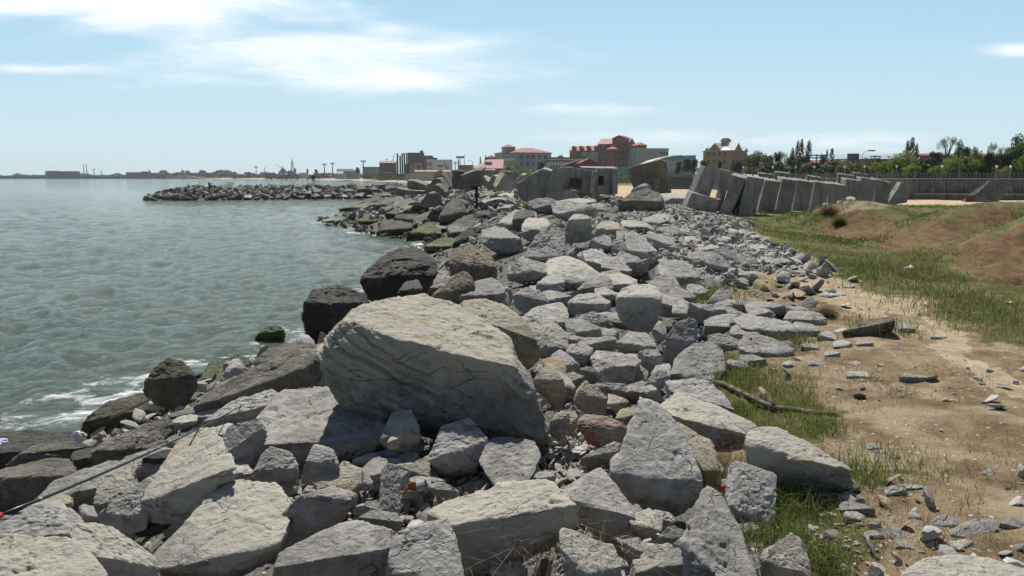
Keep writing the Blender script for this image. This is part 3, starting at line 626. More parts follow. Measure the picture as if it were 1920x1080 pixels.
R('dark rock with a pale crusted top left of the rod', 'weath', [(70, 896), (-40, 900), (-10, 884), (60, 868), (105, 859), (132, 862), (143, 885), (115, 897)], [(-40, 945), (40, 948), (122, 918), (142, 892)], tilt=12)
R('slab with a broken plank lying on it', 'weath', [(225, 825), (172, 848), (200, 825), (302, 784), (326, 790), (310, 808)], [(172, 862), (210, 862), (305, 832)], tilt=16)
R('long grey wedge beneath the mid part of the rod', 'grey', [(450, 772), (378, 792), (440, 750), (520, 727), (526, 742)], [(376, 803), (420, 798), (470, 780), (523, 757)], tilt=24)
R('dark steep block left of the large flat slab', 'grey', [(440, 830), (408, 860), (428, 802), (480, 785), (500, 800), (470, 820)], [(400, 875), (430, 888), (462, 872)], tilt=46)
R('smooth grey slab below the rod near the broken plank', 'grey', [(250, 870), (205, 882), (240, 855), (300, 838), (335, 842), (320, 862)], [(205, 895), (260, 892), (320, 880)], tilt=20)
R('smooth flat stone half under the rod', 'grey', [(160, 905), (60, 945), (110, 900), (200, 868), (250, 862), (230, 885)], [(60, 955), (150, 930), (240, 900)], tilt=18)
R('pale block right below the left end of the huge boulder', 'grey', [(590, 705), (560, 700), (575, 680), (605, 668), (612, 700)], [(562, 720), (606, 722)], tilt=30)
R('shaded block under the overhang of the huge boulder', 'grey', [(745, 800), (715, 822), (735, 775), (770, 770), (785, 800)], [(716, 832), (745, 846), (785, 830)], tilt=30, D=5.0)
R('little yellow stone beside the shaded block', 'ochre', [(737, 823), (726, 830), (733, 818), (748, 822)], [(728, 842), (748, 840)], D=4.75, name='stone')
R('tilted flat slab on the upper slope below the caissons', 'grey', [(1040, 480), (985, 482), (1000, 452), (1010, 436), (1046, 432), (1060, 446), (1056, 477)], [(982, 486), (1025, 488), (1056, 482)], tilt=40, th=.25, strata=.5)
R('tall upright boulder with a lichen stained face', 'cream', [(1090, 408), (1065, 412), (1080, 398), (1102, 401)], [(1057, 448), (1078, 464), (1098, 465), (1111, 432), (1108, 410)], tilt=15, p=18, th=.8, lvl=5)
R('boulder with yellow lichen right of the tall upright boulder', 'ochre', [(1140, 428), (1114, 428), (1130, 412), (1160, 416), (1166, 432)], [(1118, 452), (1150, 457), (1168, 450)], tilt=18, p=14)
R('block with a tan right side left of the tall boulder', 'cream', [(1000, 430), (977, 424), (988, 408), (1020, 408), (1032, 420)], [(977, 437), (996, 452), (1024, 437)], tilt=14)
R('tall dark boulder behind the block with a tan side', 'weath', [(985, 405), (960, 412), (966, 396), (1000, 392), (1005, 402)], [(960, 425), (972, 432), (1000, 420)], tilt=20, p=14)
R('flat topped slab right of the broad cream slab', 'grey', [(1115, 492), (1092, 472), (1112, 466), (1152, 486), (1158, 500)], [(1098, 488), (1112, 506), (1150, 508)], tilt=12)
R('broad flat cream slab in the middle of the slope', 'cream', [(1075, 532), (1022, 502), (1030, 485), (1060, 479), (1092, 490), (1128, 515), (1120, 528)], [(1030, 520), (1100, 540)], tilt=10, th=.15, strata=.6)
R('dark grooved slab left of the broad cream slab', 'grey', [(1000, 505), (958, 490), (985, 485), (1030, 497), (1060, 520)], [(962, 508), (1000, 525), (1040, 524)], tilt=22, roll=10)
R('flat topped angular block below the dark grooved slab', 'grey', [(1030, 533), (1008, 531), (1025, 518), (1055, 515), (1058, 529)], [(1006, 544), (1035, 557), (1056, 546)], tilt=10)
R('dark wedge block left of the pale angular slab in mid slope', 'grey', [(990, 556), (962, 550), (985, 540), (1010, 545), (1030, 566)], [(966, 572), (988, 584), (1026, 574)], tilt=28)
R('pale angular slab behind the cream coloured block', 'grey', [(1035, 602), (977, 598), (1000, 577), (1056, 567), (1066, 590)], [(980, 606), (1045, 612), (1064, 606)], tilt=16)
R('wedge slab left of the cube boulder with a dark underside', 'grey', [(1108, 570), (1065, 568), (1084, 552), (1115, 550), (1148, 568)], [(1065, 587), (1100, 597), (1142, 577)], tilt=12)
R('large pale slab at the right edge of the rock belt above the cube boulder', 'grey', [(1285, 522), (1234, 500), (1264, 486), (1292, 494), (1311, 520)], [(1240, 517), (1280, 539), (1309, 532)], tilt=20)
R('pale slab right behind the cube boulder', 'grey', [(1250, 548), (1213, 534), (1245, 514), (1266, 522), (1276, 540)], [(1220, 548), (1246, 558), (1273, 552)], tilt=24)
R('conical pebble crusted boulder left of the fisherman', 'weath', [(845, 395), (822, 408), (836, 382), (856, 369), (872, 378), (873, 392)], [(822, 415), (840, 420), (858, 412), (875, 398)], tilt=34, p=14)
R('mossy dark boulder the fisherman stands on', 'moss', [(890, 396), (862, 408), (883, 388), (912, 390), (918, 400)], [(862, 416), (872, 424), (905, 420), (916, 408)], tilt=8, D=50)
R('broad pale faced boulder in front of the fisherman', 'grey', [(930, 430), (902, 428), (905, 418), (942, 401), (960, 407), (957, 422)], [(902, 442), (915, 447), (952, 435)], tilt=38)
R('yellow green lichened rock by the cove', 'moss', [(870, 445), (850, 455), (868, 435), (882, 424), (892, 440)], [(848, 462), (880, 462), (892, 452)], tilt=32)
R('flat topped pale rock near the dark concrete shapes', 'weath', [(755, 385), (735, 388), (742, 375), (775, 372), (782, 380)], [(737, 398), (765, 398), (782, 388)], tilt=10)
R('long tent shaped boulder under the concrete pillar', 'weath', [(1205, 372), (1164, 376), (1185, 362), (1213, 354), (1235, 362), (1246, 378)], [(1162, 392), (1180, 400), (1215, 394), (1245, 384)], tilt=30)
R('low pale boulder right of the tent shaped boulder', 'cream', [(1262, 372), (1232, 364), (1250, 360), (1285, 362), (1291, 372)], [(1240, 380), (1270, 384), (1290, 381)], tilt=10)
R('domed boulder with an orange band beside the windowed concrete block', 'rust', [(1130, 352), (1111, 358), (1118, 344), (1140, 343), (1152, 352)], [(1111, 372), (1130, 376), (1156, 378)], tilt=25, p=12)
R('flat dark block leaning on the windowed concrete block', 'weath', [(1095, 358), (1080, 356), (1084, 353), (1110, 353), (1112, 358)], [(1080, 372), (1095, 377), (1111, 374)], tilt=8)
R('layered flat ledge at the right end of the rock field', 'grey', [(1450, 622), (1374, 600), (1396, 588), (1480, 603), (1494, 620)], [(1392, 618), (1460, 638), (1492, 635)], tilt=9, strata=1.6)
R('pair of rounded slabs above the layered flat ledge', 'grey', [(1510, 600), (1471, 598), (1480, 583), (1540, 588), (1549, 600)], [(1474, 606), (1520, 612), (1548, 606)], tilt=10)
R('smooth loaf shaped rock beside the layered flat ledge', 'grey', [(1510, 618), (1480, 612), (1492, 602), (1525, 608), (1540, 622)], [(1484, 622), (1510, 632), (1538, 630)], tilt=16, p=14)
R('broad low slab in front of the layered flat ledge', 'grey', [(1440, 662), (1385, 645), (1400, 622), (1450, 635), (1488, 655)], [(1390, 660), (1440, 672), (1480, 668)], tilt=14)
R('pointed stone leaning up at the edge of the dirt', 'grey', [(1345, 562), (1327, 566), (1345, 545), (1370, 538), (1372, 552)], [(1328, 570), (1350, 572), (1370, 564)], tilt=34)
R('flat disc shaped stone lying alone on the dirt', 'grey', [(1560, 555), (1534, 552), (1548, 546), (1580, 547), (1588, 553)], [(1540, 560), (1575, 562)], tilt=6, p=12, name='stone')
R('slanting beam of rough concrete on the dirt', 'conglom', [(1600, 612), (1580, 622), (1620, 600), (1672, 594), (1676, 602)], [(1582, 630), (1625, 630), (1676, 612)], tilt=14, roll=-8, th=.15, p=40, strata=0, chops=0)
R('double stone lying alone on the path side of the dirt', 'grey', [(1715, 708), (1687, 706), (1700, 700), (1720, 703), (1743, 708)], [(1692, 714), (1720, 719), (1742, 717)], tilt=14, name='stone')
R('angular pale stone with a dark left foot near the right corner', 'grey', [(1775, 985), (1749, 978), (1758, 966), (1790, 966), (1800, 982)], [(1750, 990), (1775, 992), (1796, 990)], tilt=14, name='stone')
R('largest faceted stone near the bottom right corner', 'grey', [(1812, 1010), (1780, 995), (1805, 985), (1832, 972), (1842, 990), (1840, 1010)], [(1785, 1005), (1818, 1024), (1838, 1016)], tilt=30, name='stone')
R('grey stone leaning against the largest faceted stone', 'grey', [(1855, 1005), (1838, 985), (1840, 972), (1868, 974), (1870, 990)], [(1842, 1008), (1862, 1008)], tilt=30, name='stone')
R('humped grey stone at the right edge of the photo', 'grey', [(1870, 890), (1840, 888), (1855, 878), (1878, 876), (1890, 895)], [(1845, 896), (1885, 900)], tilt=24, name='stone')
R('rounded pale stone in the weeds left of the faceted stones', 'grey', [(1670, 1010), (1648, 1005), (1660, 988), (1688, 988), (1696, 1010)], [(1650, 1014), (1694, 1016)], tilt=30, p=16, name='stone')
R('wet green rock alone in the water', 'moss', [(508, 618), (484, 626), (500, 612), (522, 609), (533, 618)], [(478, 634), (505, 637), (534, 634)], D=17.0, tilt=34)
# smaller boulders: material, centre u, foot v, width, height, lean in degrees, tilt
SMALL = '''moss 640 418 70 12 -14 10|moss 668 411 60 16 -18 12|moss 702 424 66 22 -20 16|dark 738 441 64 26 -22 20|weath 688 398 60 16 -12 14|weath 722 393 58 18 -14 14
moss 764 426 46 26 -20 24|moss 792 450 66 24 -26 22|weath 802 424 52 24 -20 22|weath 835 436 50 20 -20 20|moss 826 470 60 20 -16 16|weath 768 405 50 16 -12 14|dark 745 410 44 18 -10 16
weath 862 448 46 34 -34 34|weath 800 398 60 18 -10 14|grey 925 388 44 14 -8 12|weath 945 385 40 14 -14 14|cream 935 378 52 12 -12 8|weath 915 372 40 12 0 10|grey 955 395 46 14 -12 12
dark 700 385 40 14 -10 12|dark 715 374 40 12 -10 12|weath 660 396 44 14 -24 16|weath 740 398 36 16 -14 16|weath 782 385 40 12 -30 14|dark 845 420 46 18 -10 20|dark 880 432 40 22 -30 20|dark 905 412 30 16 0 16
cream 1075 398 60 16 -6 12|grey 1020 398 52 16 6 14|grey 1060 386 44 12 -4 10|grey 1120 400 40 12 4 14|weath 1145 412 26 10 0 10|dark 1140 408 24 8 0 10|grey 955 440 40 26 -30 30|grey 940 470 60 26 30 24
grey 980 430 44 22 -8 22|grey 1075 412 60 22 -10 18|grey 1165 455 40 18 4 16|grey 1128 470 40 20 8 18|grey 1095 478 36 16 8 20|grey 1185 480 56 22 10 18|grey 1180 462 40 16 18 14|grey 1215 462 44 16 12 14
grey 1240 470 50 20 20 18|grey 1205 492 50 30 34 26|grey 1160 520 52 22 24 22|grey 1180 508 46 20 16 18|grey 1145 540 44 20 0 16|cream 1165 545 50 20 6 16|grey 1120 548 60 18 4 12|grey 1140 560 36 12 0 12
grey 1075 520 60 14 10 10|cream 985 528 60 24 14 16|grey 1015 560 40 16 0 16|grey 1045 575 44 18 6 16|grey 1255 590 60 24 14 18|grey 1280 575 50 20 14 16|grey 1310 560 36 16 6 14|grey 1330 600 54 18 6 12
grey 1290 600 46 20 20 24|grey 1345 625 50 20 -14 20|grey 1370 600 44 14 6 12|cream 1440 585 70 12 2 6|grey 1400 582 40 14 -6 14|grey 1360 580 44 12 4 12|grey 1500 590 44 12 10 12|grey 1425 600 44 14 8 14
grey 1365 660 54 20 16 20|grey 1395 640 44 18 20 20|grey 1410 690 44 16 10 14|grey 1385 700 40 14 6 14|cream 1130 640 54 16 10 14|grey 1100 640 60 24 8 20|grey 1160 610 56 14 6 14|grey 1110 620 66 22 6 16
grey 1075 650 40 20 20 20|grey 1120 655 70 14 8 10|cream 1085 680 44 22 10 24|grey 1060 700 40 24 20 26|ochre 1040 715 34 26 10 30|grey 1060 740 36 24 44 26|ochre 1075 725 32 16 20 18|grey 1110 712 44 16 20 18
grey 1150 742 60 16 6 14|grey 1195 745 40 18 0 20|rust 1160 770 36 18 20 20|cream 1180 700 40 24 -20 26|ochre 1070 812 20 28 0 30|ochre 1050 675 30 24 14 26|grey 1240 720 30 26 -30 30|grey 1215 745 36 14 10 14
grey 1265 715 40 14 16 14|grey 1225 800 34 20 10 22|grey 1110 912 44 16 8 14|grey 1085 935 40 16 -10 14|grey 1020 905 36 14 6 12|grey 760 880 36 20 -14 22|grey 700 905 40 28 -40 30|grey 680 918 34 20 20 24
ochre 655 930 30 16 0 18|grey 650 905 34 26 -14 30|cream 640 950 50 20 -10 18|grey 700 970 60 18 -8 16|cream 775 900 50 20 10 20|ochre 790 890 36 22 0 26|grey 800 915 54 14 10 12|grey 830 930 44 16 14 14
grey 745 920 34 24 -34 26|grey 780 930 44 18 -20 18|grey 740 860 60 12 -8 8|grey 690 870 50 12 -6 12|grey 770 855 40 14 -24 14|cream 740 888 34 18 20 18|grey 455 900 34 22 20 24|grey 470 860 40 24 6 26
cream 385 790 60 14 -30 14|grey 345 800 40 14 -24 14|grey 300 850 50 14 -14 14|grey 350 835 44 14 -20 16|grey 330 842 30 16 -10 20|grey 420 770 50 12 -24 14|grey 500 740 60 14 -24 14|grey 540 725 50 16 -24 18
grey 545 700 50 14 -30 14|grey 620 715 44 26 -10 28|grey 590 680 40 18 -20 20|weath 600 660 34 14 -30 14|weath 350 755 40 14 -20 16|weath 430 725 60 12 -30 14|dark 300 870 60 20 -20 20|dark 160 870 50 24 -10 20
weath 350 780 70 12 -24 14|grey 410 830 44 20 -30 22|grey 250 985 44 24 -30 28|dark 285 1000 60 26 -30 28|grey 350 1075 60 22 -14 18|grey 440 1070 60 20 -14 18|grey 500 1050 50 20 -8 20|grey 440 1030 44 16 -6 16
grey 950 1085 50 20 0 20|grey 1190 1045 40 22 10 24|cream 1210 1010 50 34 0 36|grey 1190 1000 26 34 -20 40|grey 1240 1060 66 24 14 20|cream 1215 1050 44 20 6 20|grey 1260 1030 50 26 -20 24|grey 1290 1050 44 24 16 24
grey 1290 1085 90 34 6 20|cream 1210 1085 50 24 0 24|grey 1240 985 40 18 20 20|grey 1150 1070 40 18 10 20|cream 1345 900 22 20 0 30|grey 1390 995 40 12 0 14|grey 1405 1010 40 20 10 20|grey 1370 1060 30 18 10 20
grey 1600 935 34 16 6 18|grey 1530 905 34 18 6 20|grey 1680 935 36 22 6 22|grey 1605 965 60 20 10 14|grey 1660 930 40 14 0 14|cream 1600 985 38 22 6 22|grey 1560 1015 30 18 4 26|grey 1640 1012 36 14 6 12
grey 1680 990 24 20 0 26|grey 1640 996 24 20 -20 30|cream 1720 1040 60 12 10 12|grey 1700 1035 44 16 14 18|cream 1800 1035 44 20 0 20|grey 1900 1000 44 24 4 24|grey 1745 935 30 10 0 14|grey 1775 935 24 12 0 14
grey 1710 920 40 10 6 10|grey 1650 860 30 14 6 16|grey 1640 846 26 12 4 14|grey 1860 700 26 8 0 12|grey 1760 640 26 12 0 12|grey 1700 625 30 16 20 20|grey 1590 542 18 8 0 12|cream 1690 570 24 5 0 8
grey 1520 660 36 14 0 14|grey 1550 640 32 16 4 18|grey 1470 660 40 14 6 12|grey 1560 700 40 10 0 8|cream 1610 710 40 12 4 8|grey 1530 690 30 14 6 14|grey 1600 690 24 12 4 14|grey 1560 670 26 10 4 12
grey 1655 690 20 8 0 12|grey 1480 690 24 12 0 16|grey 1500 680 20 10 0 12|grey 1620 650 30 10 6 10|grey 1580 655 34 14 4 14|grey 1400 395 24 8 0 12|grey 1230 425 40 14 -4 12|grey 1260 415 30 10 4 14
grey 1200 435 50 12 4 12|grey 1250 445 40 14 8 16|grey 1290 440 34 10 6 14|grey 1310 418 20 12 0 20|grey 1300 460 30 14 10 16|grey 1330 475 40 14 10 12|grey 1355 490 36 16 14 18|grey 1395 500 34 14 8 16
grey 1350 510 46 20 24 22|grey 1320 500 44 18 20 18|grey 1385 520 30 10 4 12|grey 1440 500 30 12 4 16|grey 1470 500 30 10 4 14|grey 1420 470 34 10 6 12|grey 1360 455 30 10 4 14|grey 1385 440 26 8 4 12'''
rr = random.Random(5)
LOOK = {'creamtop': 'cream topped', 'grey': 'grey', 'cream': 'cream tinted', 'ochre': 'ochre brown', 'rust': 'rust stained', 'dark': 'black', 'moss': 'mossy green and brown', 'weath': 'weathered brown grey', 'conglom': 'pebbly'}
def small_rock(mt, uc, vb, w, h, ang, tilt, D=None, label='x', k=0, lvl=None):
    land = mt in ('grey', 'cream', 'ochre', 'rust') and vb < 1090 and uc < 1480 and vb > 395 and not (uc > 1250 and vb < 480); w *= 1.34 if land else 1.12; h *= 1.75 if land else 1.28; ang += rr.uniform(-16, 16) if land else 0; tilt = rr.uniform(8, 52) if land else tilt; n = rr.choice((4, 4, 5)); P = []; B = []
    hw, hh = w/2, h/2; cv = vb-hh
    fr = rr.uniform(.1, .45)
    for i in range(n):
        a = 2*math.pi*(i+rr.uniform(-.25, .25))/n
        x, y = math.cos(a)*hw*rr.uniform(.85, 1.08), math.sin(a)*hh*.62*rr.uniform(.8, 1.1)-hh*.35
        P.append((uc+x*1.0, cv+y+x*math.tan(D2R(ang))*.7))
    P.sort(key=lambda q: -q[1]+abs(q[0]-uc)*.01)
    for i in range(4):
        x = (-.95, -.35, .35, .95)[i]*hw*rr.uniform(.85, 1.0); y = hh*(.62, .95, 1.0, .66)[i]*rr.uniform(.85, 1)
        B.append((uc+x, cv+y+x*math.tan(D2R(ang))*.45))
    return R(label, mt, P, B, tilt=tilt*.8, roll=rr.uniform(-22, 22), th=rr.uniform(.15, .4), p=rr.choice((60, 90, 120)), chops=4 if land else 2, cr=(.66, .88) if land else (.84, .95), strata=rr.uniform(.3, 1.6), D=D, name='boulder' if w > 34 else 'stone', lvl=lvl)
AUTO = []
for tok in SMALL.replace('\n', '|').split('|'):
    a = tok.split(); o = small_rock(a[0], *map(float, a[1:])); AUTO.append((o, a[0], *map(float, a[1:])))
# boulders of the far groyne and of the shore beyond the cove
for i in range(52):
    f = i/51; u = 305+f*440+rr.uniform(-6, 6); row = i % 3
    vb = (375, 366, 356)[row]-f*6*(row > 0)-(0 if row else f*4)+(4 if f < .12 and row else 0)
    if f < .14: vb = max(vb, 366+row)
    w = rr.uniform(9, 19); h = w*rr.uniform(.35, .55); vb += rr.uniform(-3, 3)*(row > 0)
    o = small_rock('weath', u, vb, w, h, rr.uniform(-40, 30), rr.uniform(10, 50), D=(124, 128.5, 133)[row]+rr.uniform(-1.5, 1.5)-(0 if f > .14 else 2), lvl=3)
    AUTO.append((o, 'weath', u, vb, w, h, 0, 0))
MARKS = [(r[1], r[2], r[6]) for r in ROCKS if r[6] and r[6] != 'x' and r[3] > 34]
EXTRA = [(895, 389, 'the standing fisherman'), (1145, 360, 'the windowed concrete block'), (1215, 340, 'the rough concrete block on the pillar'), (1345, 390, 'the leaning concrete frame'), (1500, 770, 'the driftwood branch'),
         (588, 344, 'the man on the groyne'), (393, 356, 'the angler on the groyne tip'), (300, 376, 'the tip of the far groyne'), (715, 372, 'the root of the far groyne'), (1548, 590, 'the round dry bush'), (800, 350, 'the dark concrete elbows'), (930, 355, 'the V shaped concrete piece')]
def shorten(l):
    return 'the '+l
seen = {}
def size_word(w): return 'tiny' if w < 22 else 'small' if w < 34 else 'mid sized' if w < 50 else 'sizeable'
for o, mt, u, v, w, h, an, tl in AUTO:
    form = 'flat' if h < w*.3 else 'low' if h < w*.42 else 'blocky' if h < w*.62 else 'tall'
    cand = sorted([(abs(u-a)+abs(v-b)*1.6, a, b, l) for a, b, l in MARKS]+[(abs(u-a)*.8+abs(v-b), a, b, l) for a, b, l in EXTRA])
    for d, a, b, l in cand[:12]:
        rel = ('left of' if u < a else 'right of') if abs(u-a) > abs(v-b)*1.2 else ('just behind' if v < b else 'just in front of')
        ll = l if l.startswith('the ') else 'the '+l
        lab = f'{size_word(w)} {form} {LOOK[mt]} rock {rel} {ll}'
        if len(lab.split()) > 16: lab = f'{form} {LOOK[mt]} rock {rel} {ll}'
        if len(lab.split()) > 16: continue
        if lab not in seen: break
        lab = lab.replace('rock', ('slab', 'block', 'stone')[len(seen[lab]) % 3])
        if lab not in seen: break
    if len(lab.split()) > 16: lab = f'{form} {LOOK[mt]} rock amid the upper rock belt near the cube boulder'
    o['label'] = lab; o['group'] = 'boulders and stones of the rock embankment'; seen.setdefault(lab, []).append(o)
# ------------------------------------------------------------------ loose rubble, gravel and pebbles (uncountable)
def protos(n, lvl, seed):
    out = []
    rng = np.random.RandomState(seed)
    for i in range(n):
        e = rng.uniform(.4, 1, 3)*(1, 1, rng.choice((.3, .55, .8))); q = rng.normal(size=(rng.randint(8, 14), 3)); q /= np.linalg.norm(q, axis=1, keepdims=True)
        V, F, L = star(q*e, lvl, seed+i, p=60, chops=2, strata=0)
        out.append((V/np.abs(V).max(), F))
    return out
P1 = protos(14, 1, 900); P2 = protos(14, 2, 950)
def scatter(x, y, r, pr, rng, sink=.25, flat=1.0, dz=0, tiltmax=.5):
    z = terrain(x, y)+dz; Vs, Fs, Cs = [], [], []; base = 0
    idx = rng.randint(0, len(pr), len(x))
    for k, (V, F) in enumerate(pr):
        m = np.where(idx == k)[0]
        if not len(m): continue
        a = rng.rand(len(m))*6.283; b = rng.normal(size=len(m))*tiltmax; c = rng.normal(size=len(m))*tiltmax
        ca, sa, cb, sb, cc, sc = np.cos(a), np.sin(a), np.cos(b), np.sin(b), np.cos(c), np.sin(c); O = np.zeros_like(a); I = np.ones_like(a)
        Rz = np.stack([ca, -sa, O, sa, ca, O, O, O, I], 1).reshape(-1, 3, 3); Rx = np.stack([I, O, O, O, cb, -sb, O, sb, cb], 1).reshape(-1, 3, 3); Ry = np.stack([cc, O, sc, O, I, O, -sc, O, cc], 1).reshape(-1, 3, 3)
        M = Rx@Ry@Rz
        W = np.einsum('nij,vj->nvi', M, V*(1, 1, flat))*r[m][:, None, None]
        W += np.stack([x[m], y[m], z[m]+r[m]*(.5-sink)], 1)[:, None]
        Vs.append(W.reshape(-1, 3)); Fs.append((F[None]+(np.arange(len(m))*len(V))[:, None, None]).reshape(-1, 3)+base); base += len(m)*len(V)
        Cs.append(np.repeat(rng.rand(len(m)), len(V)))
    return np.concatenate(Vs), np.concatenate(Fs), np.concatenate(Cs)
def stone_mat():
    m, nt = newmat('loose_stone'); at_ = nn(nt, 'ShaderNodeAttribute', attribute_name='tone').outputs['Fac']; tc = nn(nt, 'ShaderNodeTexCoord').outputs['Object']
    n = noise(nt, tc, 22, 6, .65); n0 = noise(nt, tc, 3, 3)
    c = mixc(nt, at_, (.19, .18, .163), (.42, .402, .372)); c = mixc(nt, ramp(nt, at_, 1.02, 1.03), c, (.36, .28, .16)); c = mixc(nt, ramp(nt, at_, .08, .05), c, (.12, .115, .11))
    c = mixc(nt, 1.0, c, nn(nt, 'ShaderNodeCombineColor', {i: ramp(nt, n, .25, .75, .75, 1.2) for i in range(3)}).outputs[0], 'MULTIPLY')
    pz = nn(nt, 'ShaderNodeSeparateXYZ', {0: nn(nt, 'ShaderNodeNewGeometry').outputs['Position']}).outputs[2]
    wet = ramp(nt, math_(nt, 'ADD', pz, math_(nt, 'MULTIPLY', n0, -.6)), .5, .15)
    c = mixc(nt, math_(nt, 'MULTIPLY', wet, .8), c, (.04, .045, .02))
    bp = nn(nt, 'ShaderNodeBump', {'Strength': .5, 'Distance': .02, 'Height': n})
    outm(nt, nn(nt, 'ShaderNodeBsdfPrincipled', {'Base Color': c, 'Roughness': .88, 'Normal': bp.outputs[0], 'Specular IOR Level': .2}).outputs[0]); return m
STONE = stone_mat()
def sample(rng, n, ymin, ymax, pw=1.0):      # points spread over the view so that density follows what one sees
    y = ymin*(ymax/ymin)**(rng.rand(n)**pw); x = (rng.rand(n)*2-1)*(.80*y+1.5); return x, y
def rubble():
    rng = np.random.RandomState(11); Vs, Fs, Cs = [], [], []; base = 0
    RF = np.array(ROCKF)
    def add(x, y, r, pr, **k):
        nonlocal base
        V, F, T = scatter(x, y, r, pr, rng, **k); Vs.append(V); Fs.append(F+base); Cs.append(T*(1-.5*smooth(45, 90, V[:, 1]))+.06); base += len(V)
    def zn(x, y):
        return zones(x, y, terrain(x, y), 3)
    # between the boulders
    x, y = sample(rng, 30000, 2.2, 75); g, rd, gv, pt, bt = zn(x, y); sd = sdist(x, y)
    k = (bt > .5) & (sd > -.4) & (rng.rand(len(x)) < .75*np.where((sd < 3.2) & (y < 26), .3, 1))
    for cx, cy, ra, rb in RF[(RF[:, 2] > .22) & (RF[:, 1] < 30)]: k &= ((x-cx)/ra)**2+((y-cy)/rb)**2 > .55
    x, y = x[k], y[k]
    r = np.clip(.021*(1-rng.rand(len(x)))**-.60, 0, .17)*np.clip(y/9, .55, 1.5); r = np.maximum(r, y*.0022)
    big = r > .013*y; dzb = np.where(y < 14, -.16, -.05); add(x[big], y[big], r[big], P2, sink=.05, dz=dzb[big], tiltmax=.8); add(x[~big], y[~big], r[~big], P1, sink=.1, tiltmax=1.0, dz=dzb[~big])
    # far belt and groyne
    x = rng.uniform(-62, -17, 5200); y = rng.uniform(112, 160, 5200); k = sdist(x, y) > -.3; x, y = x[k], y[k]
    r = rng.uniform(.22, .75, len(x)); add(x, y, r, P1, sink=.12, tiltmax=.6)
    x, y = sample(rng, 9000, 40, 150); g, rd, gv, pt, bt = zn(x, y); k = (bt > .5) & (sdist(x, y) > -.3); x, y = x[k], y[k]
    add(x, y, rng.uniform(.12, .55, len(x))*np.clip(y/60, .7, 1.6), P1, sink=.1, tiltmax=.6)
    # gravel fan
    x, y = sample(rng, 95000, 11, 48); g, rd, gv, pt, bt = zn(x, y); k = gv > .5; x, y = x[k], y[k]
    r = np.clip(.026*(1-rng.rand(len(x)))**-.55, 0, .15)*np.clip(y/20, .75, 1.2); r = np.where(y > 24, np.minimum(r, .10), r)
    r = np.where((x+y*.2 > 9.5) | (y < 19), r*1.15, r)
    big = r > .011*y; add(x[big], y[big], r[big], P2, sink=.12, flat=.8); add(x[~big], y[~big], r[~big], P1, sink=.12, flat=.8)
    # shards under the huge boulder and in the foreground hollows
    for u, v, a, b, n in ((1050, 860, .55, .5, 1500), (780, 900, .7, .45, 1300), (760, 820, .6, .5, 700), (1160, 990, .35, .3, 500), (1110, 800, .5, .5, 500), (640, 910, .3, .3, 300), (700, 880, .5, .3, 500), (350, 860, .8, .8, 400)):
        c = hit(u, v); x = c[0]+rng.normal(size=n)*a*.6; y = c[1]+rng.normal(size=n)*b*.7
        r = np.clip(.013*(1-rng.rand(n))**-.5, 0, .075); add(x, y, r, P2 if n < 600 else P1, sink=.0, flat=.6, dz=-.15 if c[1] < 14 else -.05, tiltmax=.6)
    # pebbles over the dirt
    x, y = sample(rng, 26000, 2.2, 30); g, rd, gv, pt, bt = zn(x, y); cl = fbm(np.stack([x*.8, y*.8, x*0], 1), 12, 3)
    u, v = uvof(x, y, terrain(x, y)); dens = np.clip(.26+.9*cl, 0, 1)*(1-.8*pt)*np.where((v > 880) | (u < 1620), 1.6, .45)*np.where(g+rd > .5, .10, 1)*np.where(x > y*.9, .3, 1)
    k = (bt < .5) & (gv < .5) & (x > 0) & (rng.rand(len(x)) < dens); x, y = x[k], y[k]
    g, rd, gv, pt, bt = zn(x, y); r = np.clip(.014*(1-rng.rand(len(x)))**-.60, 0, np.where(g+rd > .5, .02, .11))*np.clip(y/7, .7, 2.0); big = r > .009*y
    add(x[big], y[big], r[big], P2, sink=.18, flat=.75); add(x[~big], y[~big], r[~big], P1, sink=.2, flat=.7, tiltmax=.25)
    o = npmesh('rubble', np.concatenate(Vs), np.concatenate(Fs), STONE, False)
    addattr(o, 'tone', np.concatenate(Cs))
    tag(o, 'loose grey rubble, gravel and shards of stone lying between the boulders', 'rubble', kind='stuff'); print('rubble faces', len(o.data.polygons))
rubble()
